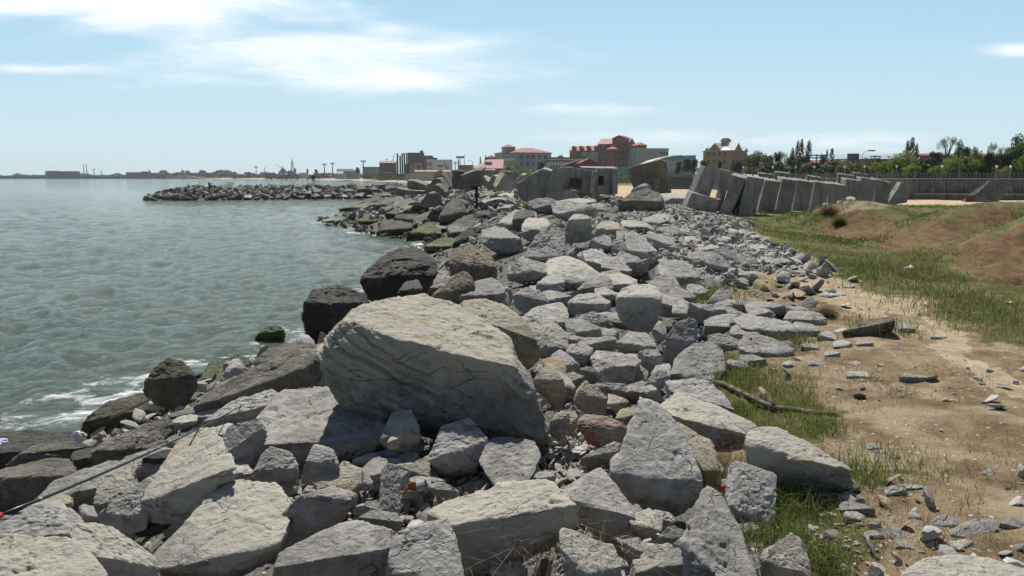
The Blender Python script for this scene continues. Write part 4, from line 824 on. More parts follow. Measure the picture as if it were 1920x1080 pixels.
# ------------------------------------------------------------------ grass
def leafmat(name, c1, c2, c3, trans=.25):
    m, nt = newmat(name); a = nn(nt, 'ShaderNodeAttribute', attribute_name='tone').outputs['Fac']
    c = mixc(nt, ramp(nt, a, .0, .6), c1, c2); c = mixc(nt, ramp(nt, a, .68, .95), c, c3)
    d = nn(nt, 'ShaderNodeBsdfPrincipled', {'Base Color': c, 'Roughness': .7, 'Specular IOR Level': .2}); t = nn(nt, 'ShaderNodeBsdfTranslucent', {'Color': c})
    outm(nt, nn(nt, 'ShaderNodeMixShader', {0: trans, 1: d.outputs[0], 2: t.outputs[0]}).outputs[0]); return m
GRASS = leafmat('grass_blade', (.07, .11, .022), (.17, .20, .055), (.36, .30, .16), .4)
DRY = leafmat('dry_stem', (.16, .10, .055), (.26, .19, .11), (.33, .26, .17), .2)
def blades(name, x, y, h, w, tone, mat, label, cat, z=None, lean=.75, seed=3, kind='stuff'):
    rng = np.random.RandomState(seed); n = len(x); z = terrain(x, y) if z is None else z
    a = rng.rand(n)*6.283; ln = np.abs(rng.normal(size=n))*lean; b = a+rng.normal(size=n)*.8
    B = np.stack([x, y, z-.01], 1); dx = np.stack([np.cos(a), np.sin(a), a*0], 1); dl = np.stack([np.cos(b), np.sin(b), a*0], 1)
    V = np.zeros((n, 5, 3)); hh = h[:, None]; up = np.array([0, 0, 1.])
    m1 = B+up*hh*.55+dl*(ln*.22)[:, None]*hh; t = B+up*hh*np.maximum(.15, 1-.38*ln)[:, None]+dl*ln[:, None]*hh*.9
    V[:, 0] = B-dx*w[:, None]; V[:, 1] = B+dx*w[:, None]; V[:, 2] = m1+dx*w[:, None]*.7; V[:, 3] = m1-dx*w[:, None]*.7; V[:, 4] = t
    i = np.arange(n)[:, None]*5
    F = np.concatenate([i+np.array([0, 1, 2]), i+np.array([0, 2, 3]), i+np.array([3, 2, 4])])
    o = npmesh(name, V.reshape(-1, 3), F, mat, False); addattr(o, 'tone', np.repeat(tone, 5)); tag(o, label, cat, kind=kind); return o
def grass():
    rng = np.random.RandomState(8)
    x, y = sample(rng, 800000, 2.2, 60); z = terrain(x, y); g, rd, gv, pt, bt = zones(x, y, z, 1)
    cl = fbm(np.stack([x*.9, y*.9, x*0], 1), 41, 3); cl2 = fbm(np.stack([x*.25, y*.25, x*0], 1), 43, 2)
    u, v = uvof(x, y, z)
    d = g*np.clip(.62+.75*cl, .05, 1)*np.where(v < 400, .5, 1); k = rng.rand(len(x)) < d*.85
    k &= (x > 0)
    sparse = (g+rd+gv+bt+pt < .5) & (x > 0) & (y < 26) & (cl > .33) & (rng.rand(len(x)) < .10); k |= sparse
    k |= (rd > .5) & (cl > .30) & (rng.rand(len(x)) < .10)
    sp = sparse[k]; x, y, cl, cl2 = x[k], y[k], cl[k], cl2[k]
    h = (.028+.075*rng.rand(len(x))**1.8)*np.clip(.8+.7*cl, .35, 1.6)*np.where(sp, .6, 1)*np.clip(y/9, .9, 1.5); w = np.maximum(.0018, .00040*y)*rng.uniform(.7, 1.3, len(x))
    tone = np.clip(rng.rand(len(x))*.6+.35*(-cl2)+.30+np.where(sp, .3, 0)+.25*np.clip(-cl, 0, 1), 0, 1)
    blades('grass', x, y, h, w, tone, GRASS, 'short green grass and weeds growing along the path and mounds', 'grass'); print('grass', len(x))
    # tall tussocks
    X, Y, H, T = [], [], [], []
    for u, v, n, hgt, rad in ((1470, 960, 450, .20, .22), (1500, 930, 250, .15, .2), (1450, 905, 150, .15, .15), (1455, 1000, 200, .12, .2), (1500, 1040, 300, .16, .15), (1545, 1060, 300, .14, .15), (1400, 1010, 300, .14, .15),
                              (1360, 700, 400, .18, .3), (1380, 715, 300, .16, .3), (1440, 740, 500, .11, .5), (1420, 790, 500, .11, .4), (1540, 810, 200, .22, .2), (1600, 900, 300, .16, .25), (1660, 872, 350, .09, .3), (1720, 885, 250, .08, .3), (1630, 905, 150, .14, .15),
                              (1330, 555, 350, .22, .5), (1310, 570, 200, .2, .4), (1660, 620, 300, .2, .4), (1485, 645, 260, .16, .3), (1660, 510, 500, .17, 1.2), (1700, 530, 500, .16, 1.2), (1760, 560, 500, .15, 1.0), (1830, 590, 500, .16, 1.0), (1890, 610, 500, .14, .8), (1610, 500, 400, .13, .8), (1440, 400, 400, .25, 1.5), (1520, 400, 400, .25, 1.2)):
        c = hit(u, v); X.append(c[0]+rng.normal(size=n)*rad*.5); Y.append(c[1]+rng.normal(size=n)*rad*.6); H.append(hgt*rng.uniform(.4, 1.1, n)); T.append(rng.rand(n)*.8)
    x, y, h, t = map(np.concatenate, (X, Y, H, T))
    blades('tall_grass', x, y, h, np.maximum(.0022, .0005*y), t, GRASS, 'taller tufts of rank grass between the stones and beside the path', 'grass', lean=1.0, seed=5)
    X, Y, H, T = [], [], [], []
    for u, v, n, hgt, rad in ((1050, 1050, 130, .42, .25), (990, 1075, 110, .34, .25), (1120, 1075, 60, .3, .2), (1340, 880, 260, .16, .18), (1330, 930, 200, .14, .15), (1400, 870, 200, .2, .2), (1300, 800, 120, .25, .25), (1345, 790, 60, .3, .25), (1640, 975, 300, .07, .3), (1560, 960, 300, .08, .3), (1630, 720, 220, .09, .2), (1690, 745, 150, .1, .15),
                              (1750, 1000, 260, .08, .3), (1850, 1010, 260, .09, .3), (1700, 1050, 300, .1, .3), (1530, 690, 200, .1, .5), (1870, 880, 260, .1, .35), (1480, 640, 160, .12, .3), (1780, 700, 300, .06, .5), (1690, 510, 220, .25, .8), (1800, 560, 200, .25, .9)):
        c = hit(u, v); X.append(c[0]+rng.normal(size=n)*rad*.5); Y.append(c[1]+rng.normal(size=n)*rad*.6); H.append(hgt*rng.uniform(.3, 1.1, n)); T.append(rng.rand(n))
    x, y, h, t = map(np.concatenate, (X, Y, H, T))
    blades('dry_weeds', x, y, h, np.maximum(.0013, .0003*y), t, DRY, 'dry brown weed stems standing among the foreground stones', 'weeds', lean=1.2, seed=6)
grass()
# ------------------------------------------------------------------ concrete
def concrete_mat(name, c1, c2, rough=.9, streak=.5, bump=.4):
    m, nt = newmat(name); tc = nn(nt, 'ShaderNodeTexCoord').outputs['Object']; oi = nn(nt, 'ShaderNodeObjectInfo').outputs['Random']
    P = nn(nt, 'ShaderNodeVectorMath', {0: tc, 1: nn(nt, 'ShaderNodeCombineXYZ', {0: math_(nt, 'MULTIPLY', oi, 31.), 1: math_(nt, 'MULTIPLY', oi, 17.), 2: 0.}).outputs[0]}, operation='ADD').outputs[0]
    n1 = noise(nt, P, 1.1, 7, .65); n2 = noise(nt, P, 9, 8, .7); st = noise(nt, mapping(nt, P, (5, 5, .5)), 1.4, 5, .6)
    c = mixc(nt, ramp(nt, n1, .3, .7), c1, c2); c = mixc(nt, math_(nt, 'MULTIPLY', ramp(nt, st, .48, .68), streak), c, tuple(x*.45 for x in c1))
    c = mixc(nt, math_(nt, 'MULTIPLY', ramp(nt, n1, .60, .72), .5), c, (.07, .068, .06))
    c = mixc(nt, 1.0, c, nn(nt, 'ShaderNodeCombineColor', {i: ramp(nt, n2, .2, .8, .78, 1.18) for i in range(3)}).outputs[0], 'MULTIPLY')
    bp = nn(nt, 'ShaderNodeBump', {'Strength': bump, 'Distance': .04, 'Height': n2})
    outm(nt, nn(nt, 'ShaderNodeBsdfPrincipled', {'Base Color': c, 'Roughness': rough, 'Normal': bp.outputs[0], 'Specular IOR Level': .2}).outputs[0]); return m
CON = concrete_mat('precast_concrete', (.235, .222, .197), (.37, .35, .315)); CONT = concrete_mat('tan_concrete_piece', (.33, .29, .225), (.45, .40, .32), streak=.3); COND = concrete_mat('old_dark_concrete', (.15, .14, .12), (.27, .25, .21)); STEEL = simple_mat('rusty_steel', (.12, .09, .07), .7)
def rough_up(o, amp=.02, cuts=5, seed=1):
    me = o.data; bm = bmesh.new(); bm.from_mesh(me)
    bmesh.ops.bevel(bm, geom=bm.edges[:], offset=amp*1.6, segments=1, affect='EDGES')
    bmesh.ops.triangulate(bm, faces=bm.faces[:])
    for k in range(3):
        L = [e for e in bm.edges if e.calc_length() > .38]
        if not L: break
        bmesh.ops.subdivide_edges(bm, edges=L, cuts=1, use_grid_fill=True); bmesh.ops.triangulate(bm, faces=[f for f in bm.faces if len(f.verts) > 3])
    V = np.array([v.co[:] for v in bm.verts]); bm.normal_update(); N = np.array([v.normal[:] for v in bm.verts])
    V = V+N*(amp*fbm(V*3.1+seed*7, seed, 3)-amp*.9*np.maximum(0, cells(V*2.2+seed, seed)))[:, None]
    for v, c in zip(bm.verts, V): v.co = c
    bm.to_mesh(me); bm.free(); return o
def slabpx(name, poly, y, vec, mat, parent=None, origin=None, rough=.02, ys=None):
    """outline at depth y (per point ys if given), given real thickness along vec"""
    f = [Vector(at(p[0], p[1], (ys[i] if ys else y))) for i, p in enumerate(poly)]; o0 = Vector(origin) if origin is not None else Vector((0, 0, 0))
    bm = bmesh.new(); a = [bm.verts.new(p-o0) for p in f]; b = [bm.verts.new(p-o0+Vector(vec)) for p in f]
    bm.faces.new(a); bm.faces.new(b[::-1]); n = len(f)
    for i in range(n): bm.faces.new([a[i], b[i], b[(i+1) % n], a[(i+1) % n]])
    bmesh.ops.recalc_face_normals(bm, faces=bm.faces[:])
    me = bpy.data.meshes.new(name); bm.to_mesh(me); bm.free(); me.materials.append(mat)
    o = bpy.data.objects.new(name, me); C.objects.link(o)
    if parent: o.parent = parent
    if rough: rough_up(o, rough, seed=len(bpy.data.objects) % 97)
    return o
PAN = [((1402, 331), (1434, 335), (1412, 414), (1382, 409)), ((1435, 337), (1465, 341), (1446, 411), (1416, 413)), ((1467, 335), (1497, 339), (1480, 406), (1451, 411)), ((1497, 338), (1527, 342), (1514, 400), (1483, 405)),
       ((1528, 341), (1557, 345), (1545, 396), (1517, 400)), ((1557, 344), (1586, 348), (1574, 397), (1547, 397)), ((1587, 335), (1616, 340), (1604, 395), (1576, 397)), ((1616, 333), (1644, 338), (1634, 388), (1605, 394)), ((1644, 336), (1672, 343), (1665, 382), (1637, 388))]
ORD = ['first and nearest', 'second', 'third', 'fourth', 'fifth', 'sixth and shortest', 'seventh', 'eighth', 'ninth and farthest']
for i, (tl, tr, br, bl) in enumerate(PAN):
    y = 32.2+i*1.75; org = at((bl[0]+br[0])/2, br[1], y)
    root = empty('concrete_caisson', org, label=f'{ORD[i]} grey concrete caisson of the leaning row after the windowed frame', cat='concrete block', group='leaning row of concrete caissons')
    zup = 6*y/FPX
    back = np.array([.12, 1.45, .33+.02*(i % 3)]); 
    ex = lambda p: (p[0]-1.2, p[1]+9)
    slabpx('front_panel', [tl, tr, ex(br), ex(bl)], y, back*.16, CON, root, org, .015)
    f2 = y+back[1]*.17; core_t = 6+i % 2*2
    o = slabpx('core', [(tl[0]-.5, tl[1]+4), (tr[0]-1.5, tr[1]+4), (br[0]-2, br[1]+9), (bl[0]+1, bl[1]+9)], f2, back*.72, CON, root, org, .012)
    if i in (1, 2, 4, 6, 7):
        q = back*.90; P0 = [at(*p, y)+q for p in (tl, tr, ex(br), ex(bl))]; P0[0][2] += .0; P0[1][2] += .0
        mb = MB(); mb.hull([Vector(p-org) for p in P0]+[Vector(p-org+back*.15) for p in P0]); rough_up(mb.build('back_panel', CON, root), .012, seed=i)
    for s in (.3, .7):
        c = at(tl[0]+(tr[0]-tl[0])*s, tl[1]+3, y)+back*.45-org; mb = MB(); r = .16
        mb.tube([c+np.array([math.cos(t)*r, 0, math.sin(t)*r*1.5-.05]) for t in np.linspace(0, math.pi, 9)], .017, 6); mb.build('lifting_loop', STEEL, root)
org = at(1691, 380, 50); root = empty('concrete_caisson', org, label='last concrete caisson of the row, toppled apart with its sunlit left face showing', cat='concrete block', group='leaning row of concrete caissons')
slabpx('front_panel', [(1691, 342), (1713, 350), (1701, 378), (1680, 384), (1664, 384)], 50, (-.1, .5, 0), CON, root, org, .015)
mb = MB(); mb.hull([Vector(at(*p)-org) for p in ((1690, 342.5, 50.55), (1664, 384, 50.55), (1712, 350, 50.6), (1700, 380, 50.6), (1683, 341, 52.2), (1662, 374, 52.0), (1700, 346, 52), (1695, 380, 52))]); rough_up(mb.build('core', CON, root), .015)
# the windowed frame at the near end of the row
def frame(root, org, tl, tr, br, bl, win, y, vec, mat):
    """plate with a window: win = (w_tl, w_tr, w_br, w_bl) in photo points; four members butted together as one mesh"""
    bm = bmesh.new(); n = 4; O = [Vector(at(*p, y)-org) for p in (tl, tr, br, bl)]; I = [Vector(at(*p, y)-org) for p in win]; v = Vector(vec)
    a = [bm.verts.new(p) for p in O]; b = [bm.verts.new(p) for p in I]; a2 = [bm.verts.new(p+v) for p in O]; b2 = [bm.verts.new(p+v) for p in I]
    for i in range(4):
        j = (i+1) % 4
        bm.faces.new([a[i], a[j], b[j], b[i]]); bm.faces.new([a2[j], a2[i], b2[i], b2[j]]); bm.faces.new([a[j], a[i], a2[i], a2[j]]); bm.faces.new([b[i], b[j], b2[j], b2[i]])
    bmesh.ops.recalc_face_normals(bm, faces=bm.faces[:]); me = bpy.data.meshes.new('window_frame'); bm.to_mesh(me); bm.free(); me.materials.append(mat)
    o = bpy.data.objects.new('window_panel', me); C.objects.link(o); o.parent = root; rough_up(o, .012, seed=3); return o
org = at(1345, 400, 33); root = empty('concrete_portal', org, label='leaning grey concrete frame with a slit window at the near end of the caisson row', cat='concrete block')
frame(root, org, (1323, 312), (1372, 326), (1352, 398), (1298, 366), ((1340, 342), (1359, 347), (1352, 374), (1330, 371)), 33.6, (-.15, .45, .04), CON)
slabpx('sill_wall', [(1298, 360), (1349, 374), (1343, 402), (1310, 395), (1287, 388)], 32.6, (0, .9, .05), CON, root, org)
slabpx('side_wall', [(1367, 326), (1401, 335), (1366, 410), (1345, 402), (1358, 374), (1364, 350)], 32.3, (.42, .8, .06), CON, root, org)
slabpx('top_rail', [(1372, 321), (1404, 329), (1404, 333), (1372, 326)], 33.4, (-.3, 1.2, .15), CON, root, org, .01)
# the windowed block in the middle
org = at(1060, 378, 41); root = empty('windowed_caisson', org, label='big grey concrete caisson with a square dark window in the middle of the ridge', cat='concrete block')
frame(root, org, (1074, 314), (1121, 321), (1111, 362), (1052, 362), ((1065.5, 333), (1092, 335), (1091, 353.5), (1063.5, 353.5)), 41.3, (0, .35, 0), CON)
mb = MB(); mb.hull([Vector(at(*p)-org) for p in ((1056, 313, 40.5), (1073, 314, 41.35), (1063, 362, 41.35), (1050, 362, 40.5), (1054, 313, 40.6), (1071, 313.5, 41.7), (1048, 362, 40.6), (1061, 362, 41.7))]); rough_up(mb.build('splayed_wall', CON, root), .01)
slabpx('sill_wall', [(1050, 354), (1082, 357), (1081, 380), (1050, 379)], 40.2, (0, 1.0, 0), CON, root, org)
slabpx('left_wall', [(1035, 318), (1056, 313), (1051, 379), (1022, 377)], 40.1, (.1, 2.2, 0), CON, root, org)
slabpx('right_wall', [(1112, 320), (1121, 321.5), (1112, 362), (1106, 362)], 40.6, (.1, 2.6, 0), CON, root, org, .01)
mb = MB(); mb.hull([Vector(at(*p)-org)+Vector((0, 0, e)) for p in ((1072, 314, 41.68), (1119, 321, 41.68), (1059, 314, 43.5), (1113, 321, 43.5)) for e in (-.02, -.2)]); mb.build('roof_slab', CON, root)
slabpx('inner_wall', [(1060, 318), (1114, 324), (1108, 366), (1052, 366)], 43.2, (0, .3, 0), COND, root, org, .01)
STEP = [((1016, 316), (1036, 321), (1024, 378), (1006, 378)), ((994, 327), (1017, 317), (1008, 378), (990, 378)), ((983, 335), (996, 327), (992, 379), (983, 379)), ((968, 345), (985, 335), (985, 380), (974, 372))]
for i, q in enumerate(STEP):
    org2 = at((q[2][0]+q[3][0])/2, q[2][1], 41+i*.5)
    o = slabpx('concrete_caisson', list(q), 40.8+i*.5, (.2, 2.0, .1), CON, None, org2, .02); o.location = org2
    tag(o, ['tallest dark concrete slab touching the left wall of the windowed caisson', 'sloping topped slab second to the left of the windowed caisson', 'narrow slab third to the left of the windowed caisson', 'low broken slab at the left end of the stepped row'][i], 'concrete block', 'stepped row of concrete slabs')
org = at(1140, 365, 45); root = empty('windowed_caisson', org, label='smaller concrete caisson with a window behind the domed boulder with the orange band', cat='concrete block')
frame(root, org, (1119, 315), (1158, 316), (1158, 364), (1112, 364), ((1122, 330), (1132.5, 330), (1132.5, 347), (1122, 347)), 45, (0, .5, 0), CON)
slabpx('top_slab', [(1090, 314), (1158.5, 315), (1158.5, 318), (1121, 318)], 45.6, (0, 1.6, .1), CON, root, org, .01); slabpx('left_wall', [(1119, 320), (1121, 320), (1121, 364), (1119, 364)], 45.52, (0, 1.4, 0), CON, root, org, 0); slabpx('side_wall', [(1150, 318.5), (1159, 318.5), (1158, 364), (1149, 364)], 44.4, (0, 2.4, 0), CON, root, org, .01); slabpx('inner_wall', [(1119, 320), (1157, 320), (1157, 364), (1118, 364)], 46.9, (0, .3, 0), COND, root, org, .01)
# rough cube resting on its pillar
org = at(1222, 363, 37); c = empty('concrete_block_on_pillar', org, label='rough pebbly concrete block tilted over with a round pillar sticking out of it', cat='concrete block')
pts = [at(*p) for p in ((1177, 316, 36.6), (1200, 308, 36.6), (1239, 299, 36.6), (1247, 303, 36.6), (1259, 361, 36.9), (1190, 364, 36.9), (1182, 318, 38.2), (1236, 299, 38.4), (1246, 303, 38.2), (1257, 362, 38.3), (1194, 364, 38.3))]
V, F, L = star(pts, 6, 77, p=70, chops=0, amp=.55, strata=0); npmesh('block', V-org, F, RM['conglom'], True, parent=c)
mb = MB(); mb.tube([at(1222, 347, 36.9)-org, at(1208, 354, 36.0)-org, at(1192, 362, 35.2)-org], [.26, .25, .25], 20); mb.build('pillar', CON, c, smoothf=True)
mb = MB(); mb.tube([at(1224, 344, 36.75)-org, at(1216, 349, 36.35)-org], [.42, .34], 20); rough_up(mb.build('collar', RM['conglom'], c), .03)
# fallen concrete shapes left of the ridge
for lab, poly, y, vec, mt in (
    ('upright dark concrete cube at the left end of the fallen concrete pieces', [(847, 319), (870, 320), (869, 356), (847, 353)], 52, (.2, 2.2, 0), COND),
    ('slanting concrete slab with a thin pale top edge behind the fisherman', [(862, 330), (893, 319), (902, 320), (891, 356), (873, 359), (867, 343)], 50, (.3, 1.2, .25), COND),
    ('concrete wall piece behind the V shaped concrete piece', [(899, 319), (928, 319), (929, 352), (916, 352), (916, 334), (903, 334), (903, 352), (899, 352)], 53, (0, 1.2, .1), CON),
    ('V shaped tan concrete piece right of the fisherman', [(890, 336), (896, 331), (916, 341), (924, 328), (934, 332), (922, 356), (917, 358)], 50.5, (.5, 1.0, .1), CONT),
    ('tilted concrete cube standing on its corner', [(946, 326), (968, 342), (964, 354), (930, 359), (930, 351)], 49, (-.3, 1.4, .15), CONT),
    ('long concrete panel behind the tilted cube', [(935, 320), (971, 322), (970, 345), (935, 345)], 54, (0, .6, 0), CON),
    ('small pale concrete slab left of the stepped row', [(966, 340), (977, 327), (984, 328), (984, 352), (964, 352)], 50, (.2, .5, .1), CONT),
    ('uppermost dark concrete elbow of the pile left of the cube', [(812, 334), (828, 325), (848, 353), (836, 358), (824, 338), (816, 342)], 53, (.2, 1.3, .1), COND),
    ('middle dark concrete elbow of the pile left of the cube', [(794, 360), (812, 336), (823, 335), (838, 354), (836, 362), (817, 346), (804, 364)], 51.5, (.2, 1.0, .1), COND),
    ('lowest dark concrete elbow of the pile left of the cube', [(797, 362), (815, 346), (821, 347), (836, 361), (834, 371), (816, 358), (802, 370)], 50, (.2, 1.0, .1), COND),
    ('blocky concrete piece at the left end of the elbow pile', [(763, 338), (776, 339), (798, 347), (800, 362), (767, 362)], 53, (.1, 1.4, .1), COND),
    ('long dark concrete beam reaching towards the cove', [(742, 353), (770, 357), (800, 358), (800, 364), (742, 366)], 52, (.1, 1.6, .05), COND),
    ('dark split concrete piece on the rocks below the elbows', [(783, 386), (802, 361), (808, 363), (811, 376), (815, 364), (819, 387), (800, 390)], 48.5, (.3, .9, .1), COND)):
    org2 = at(sum(p[0] for p in poly)/len(poly), max(p[1] for p in poly), y)
    o = slabpx('concrete_block', poly, y, vec, mt, None, org2, .02); o.location = org2; tag(o, lab, 'concrete block', 'fallen concrete pieces on the ridge')
# ------------------------------------------------------------------ people
CLOTH_D = simple_mat('dark_cloth', (.015, .015, .018), .9); CLOTH_B = simple_mat('navy_cloth', (.02, .025, .04), .9); SKIN = simple_mat('skin', (.42, .24, .16), .55, .06); HAIRM = simple_mat('hair', (.10, .08, .065), .8)
def skin_mesh(name, verts, edges, rad, mat, parent):
    me = bpy.data.meshes.new(name); me.from_pydata(verts, edges, []); o = bpy.data.objects.new(name, me); C.objects.link(o)
    md = o.modifiers.new('s', 'SKIN'); me.skin_vertices.new() if not me.skin_vertices else None
    for i, r in enumerate(rad): me.skin_vertices[0].data[i].radius = (r, r) if not isinstance(r, tuple) else r
    me.skin_vertices[0].data[0].use_root = True
    o.modifiers.new('d', 'SUBSURF').levels = 1; o.modifiers['d'].render_levels = 1
    dg = bpy.context.evaluated_depsgraph_get(); me2 = bpy.data.meshes.new_from_object(o.evaluated_get(dg)); me2.name = name
    bpy.data.objects.remove(o); me2.polygons.foreach_set('use_smooth', [True]*len(me2.polygons)); me2.materials.clear(); me2.materials.append(mat)
    r = bpy.data.objects.new(name, me2); C.objects.link(r); r.parent = parent; return r
def person(label, loc, rz, la, ra, legs='stand', coat=CLOTH_D, height=1.75, hat=False):
    root = empty('person', loc, rz, label=label, cat='person'); k = height/1.75; root.scale = (k, k, k)
    hz = .92 if legs == 'stand' else .42
    J = {'pel': (0, 0, hz), 'wai': (0, .0, hz+.16), 'che': (0, -.01, hz+.38), 'nek': (0, -.01, hz+.56), 'hd0': (0, -.02, hz+.62), 'hd1': (0, -.035, hz+.70), 'hd2': (0, -.02, hz+.79)}
    V, E, Rd = [], [], []
    def add(p, r, par=None):
        V.append(p); Rd.append(r)
        if par is not None: E.append((par, len(V)-1))
        return len(V)-1
    p = add(J['pel'], (.13, .10)); w = add(J['wai'], (.13, .09), p); c = add(J['che'], (.155, .10), w); n = add(J['nek'], .05, c); h0 = add(J['hd0'], .065, n); h1 = add(J['hd1'], (.075, .09), h0); add(J['hd2'], (.07, .085), h1); add((0, -.125, hz+.695), .012, h1)
    arms, lgs = [], []
    for s, (el, hd) in ((-1, la), (1, ra)):
        sh = (s*.19, 0, hz+.49); e = tuple(a+b for a, b in zip(sh, el)); q = tuple(a+b for a, b in zip(e, hd))
        a = add(sh, .055, c); b = add(e, .042, a); f = add(q, .028, b); arms.append((sh, e, q))
        d = Vector(q)-Vector(e); d.normalize(); t = d.orthogonal().normalized(); pm = add(tuple(Vector(q)+d*.06), (.035, .016), f)
        for i, ll in enumerate((.065, .08, .085, .078)): 
            m = add(tuple(Vector(q)+d*(.09+ll*.4)+t*(i-1.5)*.021), .009, pm); add(tuple(Vector(q)+d*(.09+ll*.8)+t*(i-1.5)*.019+d.cross(t)*.02), .008, m)
        add(tuple(Vector(q)+d*.05+t*.055), .010, pm)
    for s in (-1, 1):
        if legs == 'stand': kn, an, to = (s*.11, -.02, .50), (s*.13, .01, .09), (s*.15, -.14, .035)
        else: kn, an, to = (s*.14, -.40, .50), (s*.15, -.42, .10), (s*.16, -.58, .04)
        hp = (s*.09, 0, hz-.04); a = add(hp, .085, p); b = add(kn, .058, a); f = add(an, .042, b); add(to, .035, f); lgs.append((hp, kn, an, to))
    skin_mesh('body', V, E, Rd, SKIN, root)
    V, E, Rd = [], [], []; p = add((0, 0, hz-.06), (.155, .125)); w = add(J['wai'], (.15, .115), p); c = add(J['che'], (.18, .125), w); add((0, -.005, hz+.53), .085, c)
    for sh, e, q in arms: a = add(sh, .075, c); b = add(e, .058, a); add(tuple(.12*a_+.88*b_ for a_, b_ in zip(e, q)), .045, b)
    skin_mesh('jacket', V, E, Rd, coat, root)
    V, E, Rd = [], [], []; p = add((0, 0, hz+.02), (.14, .12))
    for hp, kn, an, to in lgs: a = add(hp, .105, p); b = add(kn, .078, a); f = add((an[0], an[1], an[2]+.02), .06, b)
    skin_mesh('trousers', V, E, Rd, CLOTH_B, root)
    for hp, kn, an, to in lgs: mb = MB(); mb.ball(((an[0]+to[0])/2, (an[1]+to[1])/2, .05), .06, 2, (.9, 2.2, .85)); mb.build('shoe', CLOTH_D, root, smoothf=True)
    mb = MB(); mb.ball((0, .005, hz+.765), .098, 3, (.86, 1.0, .72)); mb.build('cap' if hat else 'hair', CLOTH_D if hat else HAIRM, root, smoothf=True)
    return root, [Vector(loc)+Matrix.Rotation(rz, 3, 'Z')@(Vector(a[2])*k) for a in arms]
def rod(label, a, b, r0=.015, r1=.004, c=None):
    o = empty('fishing_rod', a, label=label, cat='fishing rod'); a, b = Vector(a), Vector(b); d = b-a
    pts = [d*t+Vector((0, 0, -.04*d.length*(t*t-t))) for t in np.linspace(0, 1, 9)]
    MB().tube(pts, list(np.linspace(r0, r1, 9)), 6).build('blank', CLOTH_D, o, smoothf=True); MB().tube([-d*.03, d*.045], r0*1.7, 8).build('handle', c or CLOTH_D, o, smoothf=True); return o
def feet(u, v, y): return tuple(at(u, v, y))
person('man in dark clothes standing on a boulder with his arms raised in front of him', feet(894, 390, 50), D2R(-80), ((-.05, -.22, -.12), (.05, -.20, .16)), ((.05, -.24, -.10), (-.03, -.22, .14)))
P, H = person('man in black walking along the crest of the far groyne', feet(588, 344.5, 134), D2R(10), ((-.08, .02, -.26), (.0, -.08, -.24)), ((.08, .02, -.26), (.0, -.08, -.24)), height=1.72)
P, H = person('angler in dark clothes standing near the tip of the groyne with a raised rod', feet(393, 357.5, 124), D2R(70), ((-.03, -.1, -.25), (.05, -.24, .05)), ((.03, -.1, -.25), (-.05, -.26, .08)), height=1.55)
rod('rod held up by the standing angler at the groyne tip', H[1], at(405, 333, 123), .028, .02)
P, H = person('seated angler in black on the low rocks of the groyne tip', feet(366, 364, 122), D2R(-60), ((-.03, -.1, -.25), (.05, -.24, .05)), ((.03, -.1, -.25), (-.05, -.26, .08)), legs='sit', height=1.6)
rod('rod leaning out to the left from the groyne rocks between the two anglers', at(388, 359, 122), at(368, 336, 121), .028, .02)
REDP = simple_mat('red_grip', (.45, .02, .02), .4)
a = Vector(at(-14, 972, 3.05)); b = Vector(at(560, 690, 8.6)); o = empty('fishing_rod', a, label='long black fishing rod with a red grip end lying across the left slope', cat='fishing rod'); d = b-a
MB().tube([d*t+Vector((0, 0, .10*4*(t-t*t)*-.9)) for t in np.linspace(.010, 1, 24)], list(np.linspace(.009, .003, 24)), 8).build('blank', simple_mat('carbon_blank', (.012, .012, .013), .35, .05, spec=.5), o, smoothf=True)
MB().tube([d*-.03, d*.010+Vector((0, 0, -.003))], .0125, 10).build('grip', REDP, o, smoothf=True)
for t in (.06, .3, .36, .55): MB().tube([d*t+Vector((0, 0, -.36*(t-t*t))), d*(t+.004)+Vector((0, 0, -.36*(t-t*t)))], .0105-.006*t, 8).build('ferrule', simple_mat('ferrule', (.4, .4, .42), .35, metal=.8), o)
# ------------------------------------------------------------------ small things on the ground
WOOD = simple_mat('weathered_wood', (.11, .078, .052), .85, .35, 9, col2=(.22, .165, .115), bump=.6); CHAR = simple_mat('charred_wood', (.02, .018, .016), .9, bump=.6)
def limb(u0, v0, u1, v1, *mid, rads=None, lift=.03):
    pts = [(u0, v0)]+list(mid)+[(u1, v1)]; out = []
    for q in pts:
        h = hit(*q[:2]); out.append(h+np.array([0, 0, lift+(q[2] if len(q) > 2 else 0)]))
    return out
pt = limb(1335, 722, 1560, 786, (1355, 730, .02), (1388, 746, .02), (1422, 764, .02), (1450, 772), (1480, 776), (1520, 781), rads=None)
org = pt[3]; o = empty('driftwood_branch', org, label='long bare driftwood branch lying across the grass onto the dirt', cat='branch')
V = [p-org for p in pt]; MB().tube(V, [.020, .023, .021, .021, .026, .030, .026, .022], 12).build('trunk', WOOD, o, smoothf=True)
MB().tube([V[-1], at(1592, 790, pt[-1][1]+.01)-org], [.026, .012], 10).build('charred_end', CHAR, o, smoothf=True)
e = hit(1424, 748)-org+np.array([0, 0, .09]); MB().tube([V[4], (V[4]+e)/2+np.array([0, 0, .02]), e], [.028, .024, .017], 10).build('side_branch', WOOD, o, smoothf=True)
